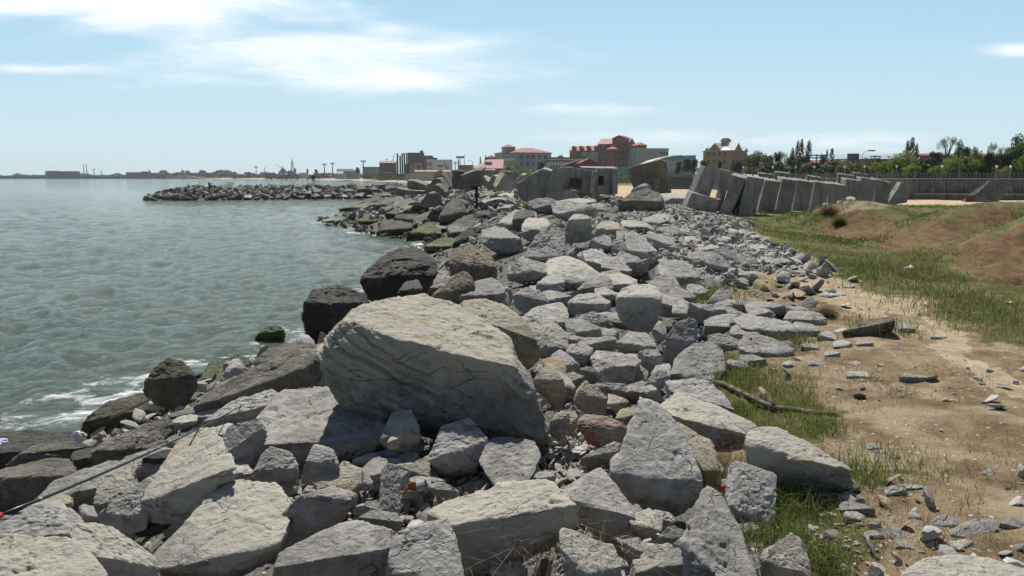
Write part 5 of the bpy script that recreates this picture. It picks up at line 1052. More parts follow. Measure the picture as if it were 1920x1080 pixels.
for (u0, v0, u1, v1, lab) in ((208, 813, 284, 785, 'long splintered plank lying on a slab at the left'), (172, 850, 192, 845, 'short broken board wedged between the left slabs')):
    a, b = hit(u0, v0), hit(u1, v1); a = a+np.array([0, 0, .16]); b = b+np.array([0, 0, .2]); q = MB(); d = b-a
    q.hull([d*0+np.array([0, 0, .012]), np.array([.02, .07, .012]), np.array([0, 0, -.012]), np.array([.02, .07, -.012]), d+np.array([0, 0, .012]), d+np.array([.01, .05, .012]), d+np.array([0, 0, -.012]), d*.93+np.array([.01, .08, -.01])])
    x = q.build('plank', simple_mat('pale_plank', (.42, .30, .17), .8, .2, 8)); x.location = a; tag(x, lab, 'plank')
def litter(name, lab, cat, u, v, sz, col, seed, metal=0, fl=.5, dz=.02, n=14):
    rng = np.random.RandomState(seed); q = ico(3)[0]; P = q*np.array([1, .7, fl])*sz; P = P+(P/np.linalg.norm(P, axis=1, keepdims=True))*(sz*.5*cells(P/sz*1.5, seed))[:, None]
    c = hit(u, v)+np.array([0, 0, sz*fl*.6+dz]); o = npmesh(name, P, ico(3)[1], simple_mat(name+'_skin', col, .45, .12, 20, metal), False); o.location = c; tag(o, lab, cat); return o
litter('crisp_packet', 'crumpled red and white packet among the stones', 'litter', 1405, 656, .035, (.34, .05, .05), 1, dz=.1); litter('plastic_wrapper', 'bright orange red wrapper in the gap beside the white faced block', 'litter', 1358, 944, .022, (.50, .05, .012), 2, dz=.10)
litter('plastic_bag', 'white plastic bag caught in the weeds', 'litter', 1706, 508, .08, (.6, .62, .66), 3); litter('plastic_bag', 'yellow and white plastic rubbish in the grass on the far right', 'litter', 1893, 572, .045, (.7, .5, .08), 4); litter('paper_scrap', 'pale flat scrap lying on the path', 'litter', 1729, 572, .06, (.62, .6, .55), 5, fl=.15)
litter('plastic_bag', 'small blue and white plastic wrapper at the left edge between the dark rocks', 'litter', 6, 872, .07, (.5, .55, .7), 7, dz=.25); litter('plastic_cup', 'clear grey plastic scrap under the rod', 'litter', 152, 868, .045, (.5, .5, .5), 8, dz=.2, fl=1.2)
can = empty('rusty_tin', hit(778, 955)+np.array([0, 0, .1]), .5, label='bent rusty orange tin wedged among grey shards', cat='litter'); RUST = simple_mat('rusty_tin', (.22, .10, .05), .8, .4, 14)
for k, (s, m) in enumerate(((0, RUST), (.05, simple_mat('tin_inside', (.3, .3, .28), .5, .2, 9)))):
    q = MB(); 
    pts = [(math.cos(t)*.07, math.sin(t)*.05) for t in np.linspace(.2+k, 3.3+k, 12)]; pin = [(x*.93, y*.93) for x, y in pts[::-1]]; q.prism(pts+pin, -.03+s*.2, .04-s*.2); w_ = q.build('shell' if k == 0 else 'lid', m, can); w_.rotation_euler = (.5, .3+k, 0); w_.location = (s, 0, 0)
def drybush(name, lab, u, v, r, mat, n, seed, up=.8):
    rng = np.random.RandomState(seed); c = hit(u, v); d = rng.normal(size=(n, 3)); d /= np.linalg.norm(d, axis=1, keepdims=True); d[:, 2] = np.abs(d[:, 2])*up; rr_ = r*rng.uniform(.3, 1, n)[:, None]
    A = d*rr_*.25; B = d*rr_; s = rng.normal(size=(n, 3)); s = np.cross(s, d); s /= np.linalg.norm(s, axis=1, keepdims=True); w = max(.0016, .0003*c[1])
    V = np.stack([A-s*w, A+s*w, B+s*w*.5+rng.normal(size=(n, 3))*r*.08], 1).reshape(-1, 3); F = np.arange(n*3).reshape(-1, 3)
    o = npmesh(name, V, F, mat, False); o.location = c; addattr(o, 'tone', np.repeat(rng.rand(n), 3)); tag(o, lab, 'bush'); return o
drybush('dry_bush', 'round brown dry bush behind the ledge of flat rocks', 1548, 594, .20, DRY, 2600, 1); drybush('shrub', 'dark green tuft growing on the round earth mound', 1573, 420, .36, GRASS, 1800, 2, 1.1); drybush('shrub', 'small green bush by the leaning concrete frame', 1293, 364, .45, GRASS, 1500, 3, 1.3); drybush('dry_bush', 'bleached dry twigs at the foot of the caisson row', 1553, 398, .5, DRY, 500, 4)
# ------------------------------------------------------------------ promenade wall, steps, lamps
WALLM = concrete_mat('seawall_concrete', (.12, .12, .115), (.22, .215, .20), streak=.8); PALE = concrete_mat('pale_stone', (.34, .32, .28), (.46, .44, .40), streak=.3)
def seg_box(mb, a, b, z0, z1, th, off=0.0):
    a, b = Vector((*a, 0)), Vector((*b, 0)); d = (b-a).normalized(); n = Vector((-d.y, d.x, 0)); L = (b-a).length
    M = Matrix.Translation(a+n*off)@Matrix(((d.x, n.x, 0, 0), (d.y, n.y, 0, 0), (0, 0, 1, 0), (0, 0, 0, 1)))
    mb.box(0, L, 0, th, z0, z1, M); return M, L
WP = [(38, 186), (39.6, 110), (43, 83.6), (60, 78.4), (78, 73.6), (120, 62)]
ORGW = Vector((60, 78.4, 1.2)); wall = empty('promenade_wall', ORGW, label='long dark stained concrete sea wall with a railing parapet behind the mounds', cat='wall')
def W(mb, name, mat): o = mb.build(name, mat, wall); o.location = -ORGW; return o
mb = MB()
for a, b in zip(WP[:-1], WP[1:]): seg_box(mb, a, b, .6, 3.52, .6)
W(mb, 'wall_face', WALLM)
mb = MB()
for a, b in zip(WP[:-1], WP[1:]): seg_box(mb, a, b, 3.523, 3.62, .95, -.25)
W(mb, 'coping', PALE)
mb = MB()
for a, b in zip(WP[:-1], WP[1:]): seg_box(mb, a, b, 4.12, 4.2, .12, .1); seg_box(mb, a, b, 3.78, 3.84, .08, .12)
W(mb, 'rail', WALLM)
for a, b in zip(WP[:-1], WP[1:]):
    a3, b3 = Vector((*a, 0)), Vector((*b, 0)); L = (b3-a3).length; n = int(L/2.6); d = (b3-a3)/L
    if n > 26: n = 26
    mb = MB()
    for i in range(int(L/.32)):
        p = a3+d*(i*.32+.16); mb.box(-.045, .045, .06, .15, 3.62, 4.12, Matrix.Translation(p))
    W(mb, 'balusters', WALLM)
    for i in range(n):
        q = MB(); p = a3+d*(i+.5)*L/n; q.box(-.12, .12, -.02, .22, 3.621, 4.26, Matrix.Translation(p)); q.box(-.15, .15, -.05, .25, 4.262, 4.33, Matrix.Translation(p)); W(q, 'railing_post', WALLM)
mb = MB(); seg_box(mb, (44, 82.3), (61, 77.1), .7, 1.9, .8); W(mb, 'lower_ledge', WALLM); mb = MB(); seg_box(mb, (44, 82.2), (61, 77.0), 1.903, 2.0, .9); W(mb, 'ledge_cap', PALE)
for t in (.1, .32, .52, .75, .97):
    p = Vector((44, 82.3, 0)).lerp(Vector((61, 77.1, 0)), t); q = MB(); q.box(-.22, .22, -.02, 1.0, 2.002, 2.5, Matrix.Translation(p)); W(q, 'buttress', WALLM)
so = at(1868, 378, 74.5); stairs = empty('staircase', so, -.29, label='worn concrete staircase climbing the sea wall on the far right', cat='stairs')
mb = MB()
for i in range(13): mb.box(-2.6+i*.20, -.0+i*.20, 0+i*.16, 2.6, i*.18-.3, i*.18-.12+.03*(i % 2))
mb.build('steps', WALLM, stairs)
mb = MB(); mb.prism([(-2.75, -.2), (-2.5, -.2), (.2, 2.5), (-.1, 2.5)], -.4, .6); mb.build('side_wall', simple_mat('red_brown_paint', (.14, .05, .05)), stairs)
terr = empty('terraced_steps', at(1280, 349, 150), label='low grey terraced embankment behind the toppled pillar block', cat='embankment')
mb = MB(); c0 = at(1250, 350, 150); c1 = at(1330, 350, 150)
for i in range(9): mb.box(-8, 14, i*.8, 9.5, i*.26-.5, i*.26-.26)
mb.build('steps', WALLM, terr)
for i in range(3): q = MB(); q.box(-4+i*6, -3.5+i*6, -.4, 0-.02, -.5, 2.3); q.build('buttress', PALE, terr)
GLOBE = simple_mat('white_globe', (.75, .75, .73), .3, .02); POST = simple_mat('grey_post', (.22, .23, .24), .5, .1)
WHERE = ['by the tan house', 'before the first green bushes', 'below the twin poplars', 'right of the poplars', 'left of the tall sign', 'right of the tall sign', 'under the bright green trees', 'before the big rounded green trees', 'left of the staircase', 'right of the staircase']
glamp = None
for i, (u, y) in enumerate(((1393, 120), (1448, 118), (1491, 112), (1526, 105), (1583, 98), (1620, 92), (1680, 88), (1765, 82), (1867, 78), (1893, 78))):
    b = at(u, 333, y); b[2] = 3.45; h = 3.8+(331-(314+(u > 1600)*-1))*y/FPX-3.45
    if glamp is None:
        h0 = h
        r = empty('globe_lamp', b); MB().tube([(0, 0, 0), (0, 0, h-.15)], [.06, .045], 8).build('post', POST, r); MB().ball((0, 0, h), .14, 2).build('globe', GLOBE, r, smoothf=True); glamp = r
    else: r = copy_tree(glamp); b[2] += h-h0; r.location = b
    tag(r, 'small white globe lamp on a post '+WHERE[i], 'street lamp', 'globe lamps along the promenade')
def mast(lab, u, vt, y, r=.15, cross=0, zb=2.5, cat='mast', name='mast', head=False, arm=0):
    b = at(u, 333, y); b[2] = zb; zt = at(u, vt, y)[2]; o = empty(name, b, label=lab, cat=cat); H = zt-zb
    MB().tube([(0, 0, 0), (0, 0, H)], [r, r*.6], 6).build('pole', POST, o)
    if cross: q = MB(); [q.box(-cross, cross, -r*.5, r*.5, H*z, H*z+r*1.3) for z in (.82, .92)]; q.build('crossarm', POST, o)
    if head: q = MB(); q.box(-2.2, 2.2, -.5, .5, H-.2, H+.9); q.build('lamp_head', POST, o)
    if arm: MB().tube([(0, 0, H), (arm*.6, 0, H+.5), (arm, 0, H+.55)], [r*.6, r*.5, r*.5], 6).build('arm', POST, o); q = MB(); q.box(arm-.1, arm+.9, -.2, .2, H+.45, H+.65); q.build('lamp_head', POST, o)
    return o
mast('tall street lamp with a curved arm right of the tall sign', 1614, 289, 120, .06, zb=3.4, arm=1.0, cat='street lamp', name='street_lamp')
mast('dark wooden pole with crossarms between the poplars', 1529, 289, 170, .22, 2.2, 3.4, 'utility pole', 'utility_pole'); mast('utility pole in front of the silver roofed hangar', 1638, 291, 180, .2, 1.2, 3.4, 'utility pole', 'utility_pole')
mast('thin pale pole among the big rounded green trees', 1797, 283, 90, .09, 0, 3.4, 'pole', 'pole')
mast('floodlight mast left of the teal roofed hut', 609, 309, 800, .8, head=True); mast('second floodlight mast above the teal roofed hut', 624, 307, 800, .8, head=True); mast('tallest floodlight mast left of the red brown factory', 682, 303, 650, .7, head=True)
mast('thin antenna above the red brown factory roof', 726, 297, 640, .35, 1.0); mast('thin pole right of the white office building', 854, 302, 420, .3, 1.0); mast('floodlight pole behind the low green building', 863, 296, 420, .3, head=True); mast('tall thin antenna above the low green building', 871, 288, 420, .22); mast('street lamp right of the low green building', 886, 303, 380, .2, arm=-2.2, cat='street lamp', name='street_lamp')
mast('thin mast at the far seawall, left one of the close pair', 158.5, 308, 1250, .9); mast('thin mast at the far seawall, right one of the close pair', 163.5, 308, 1250, .9); mast('short floodlight mast at the far seawall', 177, 318, 1250, .9, head=True); mast('short thin mast right of the far floodlight mast', 190.5, 319, 1250, .9); mast('small mast over the far trees left of the ship', 497, 313, 950, .6); mast('tiny mast between the far trees and the ship', 481, 311, 950, .6, 2)
sg = at(1597, 333, 130); sg[2] = 3.4; s_ = empty('tall_sign', sg, label='tall grey upright sign board on a red brown base among the promenade trees', cat='sign'); MB().box(-.95, .95, -.2, .2, 1.9, 4.3).build('board', simple_mat('sign_grey', (.22, .21, .22)), s_); MB().box(-.7, .7, -.15, .15, .6, 1.897).build('base', simple_mat('sign_red', (.12, .03, .03)), s_)
def lattice(lab, u, vt, y, w=2.2):
    b = at(u, 333, y); b[2] = 2.3; H = at(u, vt, y)[2]-2.3; o = empty('lattice_mast', b, label=lab, cat='mast'); q = MB(); n = 9
    for sx in (-1, 1):
        for sy in (-1, 1): q.tube([(sx*w/2, sy*w/2, 0), (sx*.25, sy*.25, H*.85)], [.3, .2], 4)
    for i in range(n):
        z0, z1 = H*.85*i/n, H*.85*(i+1)/n; w0, w1 = w/2*(1-i/n)+.25*i/n, w/2*(1-(i+1)/n)+.25*(i+1)/n
        q.tube([(-w0, -w0, z0), (w1, -w1, z1)], .13, 4); q.tube([(w0, -w0, z0), (-w1, -w1, z1)], .13, 4)
    q.build('tower', simple_mat('red_white_steel', (.35, .2, .18)), o); MB().tube([(0, 0, H*.84), (0, 0, H)], [.3, .1], 5).build('antenna', POST, o); MB().box(-1.2, 1.2, -1.2, 1.2, H*.70, H*.73).build('platform', POST, o)
lattice('slender lattice radio mast behind the far beach', 549, 294, 850, 4.5)
# ------------------------------------------------------------------ buildings
GLASS = simple_mat('dark_glass', (.035, .045, .055), .25, .2, 1, spec=.6); TRIM = simple_mat('pale_trim', (.5, .48, .44), .8)
def facade_mat(name, c1, c2, brick=0):
    m, nt = newmat(name); tc = nn(nt, 'ShaderNodeTexCoord').outputs['Object']; n = noise(nt, mapping(nt, tc, (1, 1, .5)), .35, 6, .65); n2 = noise(nt, tc, 2.2, 5)
    c = mixc(nt, ramp(nt, n, .3, .7), c1, c2); c = mixc(nt, math_(nt, 'MULTIPLY', ramp(nt, n2, .55, .75), .3), c, tuple(x*.6 for x in c1))
    outm(nt, nn(nt, 'ShaderNodeBsdfPrincipled', {'Base Color': c, 'Roughness': .9, 'Specular IOR Level': .2}).outputs[0]); return m
_wm = {}
def windows(root, w, d, side, rows, cols, ww, wh, z0, dz, mar=1.5, trim=True, x0=None, x1=None, name='window', mat=None):
    key = (ww, wh, name)
    if key not in _wm: q = MB(); q.box(-ww/2, ww/2, -.06, .25, 0, wh); _wm[key] = q.build(name, mat or GLASS).data; bpy.data.objects.remove(bpy.data.objects[-1]) if False else None; 
    me = _wm[key]
    for o in [o for o in bpy.data.objects if o.data is me and o.parent is None]: bpy.data.objects.remove(o)
    Ls = w if side in 'fb' else d; a0 = -Ls/2+mar if x0 is None else x0; a1 = Ls/2-mar if x1 is None else x1
    for r in range(rows):
        for c in range(cols):
            t = a0+(a1-a0)*(c+.5)/cols; o = bpy.data.objects.new(name, me); C.objects.link(o); o.parent = root
            if side == 'f': o.location = (t, -d/2, z0+r*dz)
            elif side == 'l': o.location = (-w/2, t, z0+r*dz); o.rotation_euler = (0, 0, -math.pi/2)
            elif side == 'r': o.location = (w/2, t, z0+r*dz); o.rotation_euler = (0, 0, math.pi/2)
    return root
def roof_(q, kind, w, d, z, h, ov=.5, mansard=.25):
    X, Y = w/2+ov, d/2+ov
    if kind == 'gx': q.hull([(-X, -Y, z), (X, -Y, z), (-X, Y, z), (X, Y, z), (-X, 0, z+h), (X, 0, z+h)])
    elif kind == 'gy': q.hull([(-X, -Y, z), (X, -Y, z), (-X, Y, z), (X, Y, z), (0, -Y, z+h), (0, Y, z+h)])
    elif kind == 'hip':
        r = min(X, Y)*.95; rx, ry = max(X-r, .1), max(Y-r, .1); q.hull([(-X, -Y, z), (X, -Y, z), (-X, Y, z), (X, Y, z), (-X, -Y, z+.25), (X, -Y, z+.25), (-X, Y, z+.25), (X, Y, z+.25), (-rx, -ry, z+h), (rx, -ry, z+h), (-rx, ry, z+h), (rx, ry, z+h)])
    else: q.box(-X, X, -Y, Y, z, z+h)
    return q
def bld(name, label, u, vt, y, w, d, rz, wm, roof=None, rm=None, cat='building', zb=1.5):
    b = at(u, 333, y); b[2] = zb; H = at(u, vt, y)[2]-zb; o = empty(name, b, D2R(rz), label=label, cat=cat)
    MB().box(-w/2, w/2, -d/2, d/2, 0, H).build('wall', wm, o)
    if roof: roof_(MB(), roof[0], w, d, H+.01, roof[1]).build('roof', rm, o)
    return o, H
def sub(o, name, mat, x0, x1, y0, y1, z0, z1, roof=None, rm=None):
    c = ((x0+x1)/2, (y0+y1)/2, z0); r = MB().box(x0-c[0], x1-c[0], y0-c[1], y1-c[1], 0, z1-z0).build(name, mat, o); r.location = c
    if roof: q = roof_(MB(), roof[0], x1-x0, y1-y0, z1-z0+.01, roof[1], ov=.35); q.build('roof', rm, r)
    return r
TAN = facade_mat('tan_render', (.36, .22, .13), (.44, .29, .18)); ROOFW = simple_mat('pale_metal_roof', (.46, .44, .43), .5); RBR = simple_mat('brown_roof', (.10, .055, .045)); BRICK = facade_mat('red_brick', (.22, .10, .085), (.29, .15, .125)); GRYB = facade_mat('grey_render', (.24, .25, .25), (.32, .33, .32)); ORR = simple_mat('orange_tiles', (.34, .13, .085), .8, .25, 1); MAR = simple_mat('maroon_roof', (.22, .05, .06), .65, .2, .5)
GW = facade_mat('greenish_grey_render', (.33, .36, .32), (.42, .44, .39)); TEAL = facade_mat('teal_render', (.16, .36, .34), (.22, .44, .41)); WHT = facade_mat('white_render', (.50, .51, .52), (.60, .60, .60)); DBR = facade_mat('brown_brick', (.13, .09, .075), (.19, .13, .10)); DRD = facade_mat('dark_red_brick', (.11, .06, .055), (.15, .085, .075)); GRD = facade_mat('dark_grey_render', (.10, .11, .11), (.17, .17, .16)); TNC = facade_mat('tan_concrete', (.26, .22, .17), (.34, .29, .23)); BLK = simple_mat('black_steel', (.02, .022, .026), .5)
# tan house
o, H = bld('tan_house', 'tan four storey house with white cross gabled roof and a dark cupola', 1358, 284, 335, 14, 13.5, 44, TAN)
roof_(MB(), 'hip', 14, 13.5, H+.01, 2.6).build('roof', ROOFW, o)
for M, nm in ((Matrix.Identity(4), 'f'), (Matrix.Rotation(-math.pi/2, 4, 'Z'), 'l')):
    for cx, hw, hh in ((1.4 if nm == 'f' else -1.2, 3.6, 3.5), (-5.0 if nm == 'l' else 5.4, 1.5, 1.6)):
        if nm == 'f': cx = -cx if hw > 3 else cx
        q = MB(); q.prism([(-hw, 0), (hw, 0), (0, hh)], 0, 6.6, M@Matrix.Translation((cx, -.55, H+.02))@Matrix.Rotation(math.pi/2, 4, 'X')); q.build('gable_roof', ROOFW, o)
        q = MB(); q.prism([(-hw+.25, 0), (hw-.25, 0), (0, hh-.3)], 0, .12, M@Matrix.Translation((cx, -7.17, H+.025))@Matrix.Rotation(math.pi/2, 4, 'X')); q.build('gable', TAN, o)
cu = sub(o, 'cupola', TAN, -1.4, 1.4, -1.4, 1.4, H+1.5, H+4.4); MB().hull([(-2, -2, 2.91), (2, -2, 2.91), (-2, 2, 2.91), (2, 2, 2.91), (-.9, -.9, 4.3), (.9, -.9, 4.3), (-.9, .9, 4.3), (.9, .9, 4.3)]).build('roof', RBR, cu)
windows(o, 14, 13.5, 'f', 4, 5, 1.1, 1.7, 1.2, 3.3); windows(o, 14, 13.5, 'l', 4, 4, 1.1, 1.7, 1.2, 3.3); 
bld('annex', 'small brown annex at the right foot of the tan house', 1406, 303, 330, 4, 5, 20, TAN, ('gx', 1.5), RBR)[0]
# red brick complex
o, H = bld('brick_hospital', 'large red brick building of five storeys with orange roofs and a raised centre', 1112, 283, 450, 24, 16, -26, BRICK, ('gx', 3), ORR)
windows(o, 24, 16, 'f', 5, 9, 1.2, 1.8, 1.6, 3.3); sub(o, 'grey_bay', GRYB, -4, 6, -8.6, -8.05, 0, H-1)
for i in range(5): sub(o, 'dormer', BRICK, -10.5+i*4.6, -8.6+i*4.6, -8.3, -5.5, H+.5, H+1.9, ('gy', 1.0), ORR)
o2 = sub(o, 'centre_block', BRICK, 5, 23, -7, 8, 0, H+3.6, ('gx', 3.4), MAR); sub(o, 'attic', BRICK, 14, 22, -7.5, 6, H+3.8, H+6.6, ('gy', 1.8), MAR)
o, H = bld('brick_wing', 'red brick and grey wing with orange hipped roof right of the raised centre', 1160, 281, 438, 15, 12, 14, BRICK, ('hip', 3), ORR)
windows(o, 15, 12, 'f', 5, 5, 1.2, 1.7, 1.6, 3.3); sub(o, 'grey_bay', GRYB, 2.6, 7.52, -6.4, -6.03, 0, H-.8)
o, H = bld('columned_building', 'pale greenish building with tall vertical pilasters right of the brick complex', 1214, 281, 430, 18.5, 14, 12, GW)
for i in range(10): sub(o, 'pilaster', TRIM, -9.2+i*1.25, -8.6+i*1.25, -7.5, -7.03, 0, H-.6)
sub(o, 'parapet', TRIM, -9.4, 9.4, -7.2, 7.2, H+.01, H+.7); windows(o, 18.5, 14, 'f', 5, 4, 1.0, 1.5, 2, 3.1, x0=3.6, x1=9); sub(o, 'orange_roofed_attic', BRICK, -8, -3, -5, 5, H+.72, H+2.2, ('hip', 1.8), ORR)
# grey four storey block
o, H = bld('grey_office', 'grey four storey block with balconies and a flat maroon roof', 988, 288, 352, 18, 14, 24, GRYB, ('hip', 2.6), MAR)
windows(o, 18, 14, 'l', 4, 7, 1.0, 1.6, 1.3, 3.2, mar=.8); windows(o, 18, 14, 'f', 3, 5, 1.3, 1.5, 4.0, 3.2); cu = sub(o, 'roof_tower', GRYB, -10.2, -5.6, 1, 6, H+.3, H+2.6, ('hip', 1.6), MAR)
q = MB(); [q.box(-10.2, -9.02, -6.9+i*1.98, -5.5+i*1.98, 3.2+3.2*r, 4.1+3.2*r) for i in range(7) for r in range(3)]; q.build('balconies', TRIM, o)
o, H = bld('grey_office_wing', 'long balconied wing to the left of the grey four storey block', 958, 288.5, 365, 13, 10, 20, GRYB, ('hip', 1.8), MAR); windows(o, 13, 10, 'f', 4, 9, .9, 1.6, 1.3, 3.2, mar=.5)
q = MB(); [q.box(-6+i*1.4, -5+i*1.4, -5.9, -5.02, 3.1+3.2*r, 3.9+3.2*r) for i in range(9) for r in range(3)]; q.build('balconies', TRIM, o)
# teal hall with a curved roof
b = at(1252, 333, 262); b[2] = 2; o = empty('teal_hall', b, label='teal hall with a pale curved roof behind the toppled block', cat='building')
k = 262/FPX; prof = [(-8.2, 0), (-8.2, 6.0), (-6, 7.1), (-3, 7.9), (0, 8.5), (3, 8.6), (4.2, 8.2), (4.8, 0)]
MB().prism(prof, -7, 7, Matrix.Rotation(math.pi/2, 4, 'X')).build('wall', TEAL, o)
MB().prism([(-8.6, 5.8), (-8.4, 6.2), (-6.1, 7.35), (-3, 8.15), (0, 8.75), (3.1, 8.9), (4.6, 8.4), (4.5, 8.25), (3, 8.65), (0, 8.53), (-3, 7.93), (-6, 7.13), (-8.2, 6.02)], -7.4, 7.4, Matrix.Rotation(math.pi/2, 4, 'X')).build('roof', ROOFW, o)
sub(o, 'tower', TEAL, 4.81, 8.1, -6, 6, 0, 8.9); MB().prism([(-8, 5.6), (-2, 7.4), (2, 7.0), (5.2, 8.6), (2.6, 4), (-1.5, 3.0), (-5, 2.6)], 7.02, 7.3, Matrix.Rotation(math.pi/2, 4, 'X')).build('curved_canopy', ROOFW, o)
o, H = bld('low_teal_annex', 'low pale teal shed with small windows left of the teal hall', 1181, 313, 230, 9, 4, 0, TEAL); windows(o, 9, 4, 'f', 1, 8, .35, .8, 2.2, 1, mar=.5)
o, H = bld('white_colonnade', 'low white arcaded building left of the maroon gable', 1049, 303, 300, 10, 6, 6, WHT, ('flat', .4), RBR); windows(o, 10, 6, 'f', 2, 8, .55, 1.6, 2.4, 2.6, mar=.4)
o, H = bld('long_brown_roof_house', 'low building with brown roof and round top window behind the colonnade', 1062, 297.5, 330, 14, 6, 4, WHT, ('flat', .5), RBR); MB().tube([(-3, -3.2, H+.2), (-3, 3, H+.2)], 1.3, 14).build('arched_dormer', TRIM, o)
o, H = bld('maroon_gabled_hall', 'low hall with a wide maroon gable roof in front of the brick complex', 1101, 311.5, 280, 10.2, 7, 3, DBR, ('gy', 2.7), MAR)
MB().hull([(-9.5, -3, H+.2), (-5.3, -3.4, H+.2), (-9.5, 3, H+.2), (-5.3, 3, H+.2), (-3.4, -3, H+2.2), (-3.4, 3, H+2.2)]).build('side_roof', MAR, o)
o, H = bld('maroon_roofed_shed', 'sloping maroon roofed shed left of the grey four storey block', 917, 317, 262, 8.5, 8, 0, DBR)
MB().hull([(-5.6, -4.3, H), (5, -4.3, H), (5, -4.3, H+.2), (-5.6, -4.3, H+.2), (5, 3, H+3.4), (-.5, 3, H+3.4), (5, 3.4, H)]).build('roof', MAR, o); sub(o, 'roof_box', GRYB, -1.5, 1.0, -1.0, 1.5, H+1.2, H+2.5)
bld('narrow_tower_house', 'small house with a dark hipped roof behind the maroon roofed shed', 921, 297, 300, 3.2, 3.2, 20, DBR, ('hip', 1.2), RBR)
bld('low_green_building', 'low olive green flat roofed building left of the maroon roofed shed', 874, 309.5, 400, 7.8, 6, 4, facade_mat('olive_render', (.13, .14, .08), (.18, .19, .12)))
o, H = bld('white_office', 'white office building with square dark windows right of the power plant', 830, 299.5, 500, 12.5, 9, 0, WHT); windows(o, 12.5, 9, 'f', 1, 4, 1.3, 1.6, 4.4, 3, x0=-5.8, x1=.5); windows(o, 12.5, 9, 'f', 1, 2, 1.2, 1.4, 8.4, 3, x0=-2.4, x1=.6)
q = MB(); q.tube([(1.2, -4.7, 9.8), (5.5, -4.7, 5.2)], .18, 4); q.tube([(1.2, -4.7, 11), (5.5, -4.7, 6.4)], .12, 4); q.build('outside_stair', BLK, o); o3 = sub(o, 'left_wing', WHT, -10, -6.26, -3.5, 4, 0, H+.3)
q = MB(); [q.box(-9.6+i*.62, -9.3+i*.62, -3.6, -3.45, 5+r*4, 7.8+r*4) for i in range(6) for r in range(2)]; q.build('strip_windows', GLASS, o)
# power plant
o, H = bld('power_plant', 'brown power plant hall with stepped roof behind the white office building', 791, 292, 600, 17, 15, 0, DBR)
sub(o, 'front_block', TNC, -12.5, -5.2, -12, -7.55, 0, 11.8); sub(o, 'middle_block', TNC, -5.15, 1.2, -10, -7.52, 0, 13.2); sub(o, 'roof_step', DBR, -10, 1.5, -6, 6, H+.01, H+1.9, ('flat', .3), RBR); sub(o, 'roof_hut', DBR, -1, 1.2, -2, 2, H+2.3, H+4.0); sub(o, 'right_step', DRD, 8.52, 12, -5, 6, 0, H-1.6)
q = MB(); q.box(3, 7.9, -7.7, -7.52, 3, 9.5); q.box(-2.6, 0, -10.2, -10.02, 5, 11); q.build('dark_opening', GLASS, o)
ch = None; tops = ((746, 287.6), (751, 291.8), (755, 287.8), (759, 287.0), (763.5, 287.4), (767, 286.0))
for i, (u, vt) in enumerate(tops):
    b = at(u, 333, 585); b[2] = 1.5; H = at(u, vt, 585)[2]-1.5; c = empty('smokestack', b, label=f'{["leftmost, set apart,", "shortest, second from left,", "third from left", "fourth from left", "fifth from left", "rightmost and tallest"][i]} black chimney of the power plant', cat='chimney', group='six black chimneys')
    MB().tube([(0, 0, 0), (0, 0, H-.6)], [.72, .62], 12).build('stack', BLK, c, smoothf=True); MB().tube([(0, 0, H-.59), (0, 0, H)], .8, 12).build('rim', BLK, c)
o, H = bld('red_brown_factory', 'low red brown factory with small windows left of the chimneys', 728, 305.5, 620, 13, 9, 3, DRD, ('gx', 1.6), MAR); windows(o, 13, 9, 'f', 2, 9, .7, 1.0, 3.5, 3.0, mar=.6)
bld('long_grey_warehouse', 'long low grey warehouse left of the red brown factory', 698, 314, 640, 15, 6, 0, GRYB, ('flat', .4), RBR); bld('low_grey_shed', 'low grey shed at the end of the beach left of the warehouse', 660, 321, 700, 14, 6, 0, GRYB, ('gx', 1.2), RBR)
bld('teal_roofed_hut', 'small hut with a pale teal hipped roof above the beach', 640, 326, 700, 11, 7, 0, WHT, ('hip', 2.4), simple_mat('teal_roof', (.28, .50, .48)))
bld('dark_roofed_house', 'dark roofed long house behind the teal roofed hut', 648, 320.5, 780, 16, 6, 0, GRD, ('gx', 2), RBR); bld('white_gabled_cottage', 'tiny white gabled cottage right of the warship', 570, 327, 880, 9, 5, 10, WHT, ('gx', 2), RBR); bld('brown_hut', 'tiny brown hut on the shore beyond the far beach', 596, 326, 860, 8, 5, 0, DBR, ('gx', 1.5), MAR)
bld('beach_wall', 'low grey boundary wall along the back of the beach', 734, 326, 480, 18, 1, 0, GRD, cat='wall'); bld('pale_boundary_wall', 'pale grey panel wall right of the beach wall', 786, 325, 400, 15, .8, 0, PALE, cat='wall'); bld('white_long_shed', 'long pale low shed behind the boundary walls', 812, 322, 440, 20, 4, 0, GRYB, ('gx', 1), MAR)
# hangar and long red shed behind the trees
o, H = bld('silver_hangar', 'long hangar with a pale silver roof rising behind the trees', 1632, 299.5, 250, 27, 12, 0, DBR); MB().hull([(-13.9, -6.4, H), (13.6, -6.4, H), (-13.4, 6, H), (13.6, 6, H), (-12.2, 0, H+1.7), (11.2, 0, H+1.9), (13.6, -6.4, H+.15), (-13.9, -6.4, H+.15)]).build('roof', simple_mat('silver_roof', (.36, .42, .46), .45), o); [sub(o, 'vent', GRD, x, x+.7, -4.8, -3.8, H+.35, H+1.0) for x in (-8, 0, 3)]
o, H = bld('long_brown_shed', 'very long brown shed behind the right hand trees', 1795, 292, 270, 46, 8, 0, DBR, ('gx', .8), MAR); bld('brown_shed_behind_poplars', 'low maroon shed half hidden behind the poplars', 1540, 306, 230, 16, 6, 0, DRD, ('gx', 1), MAR)
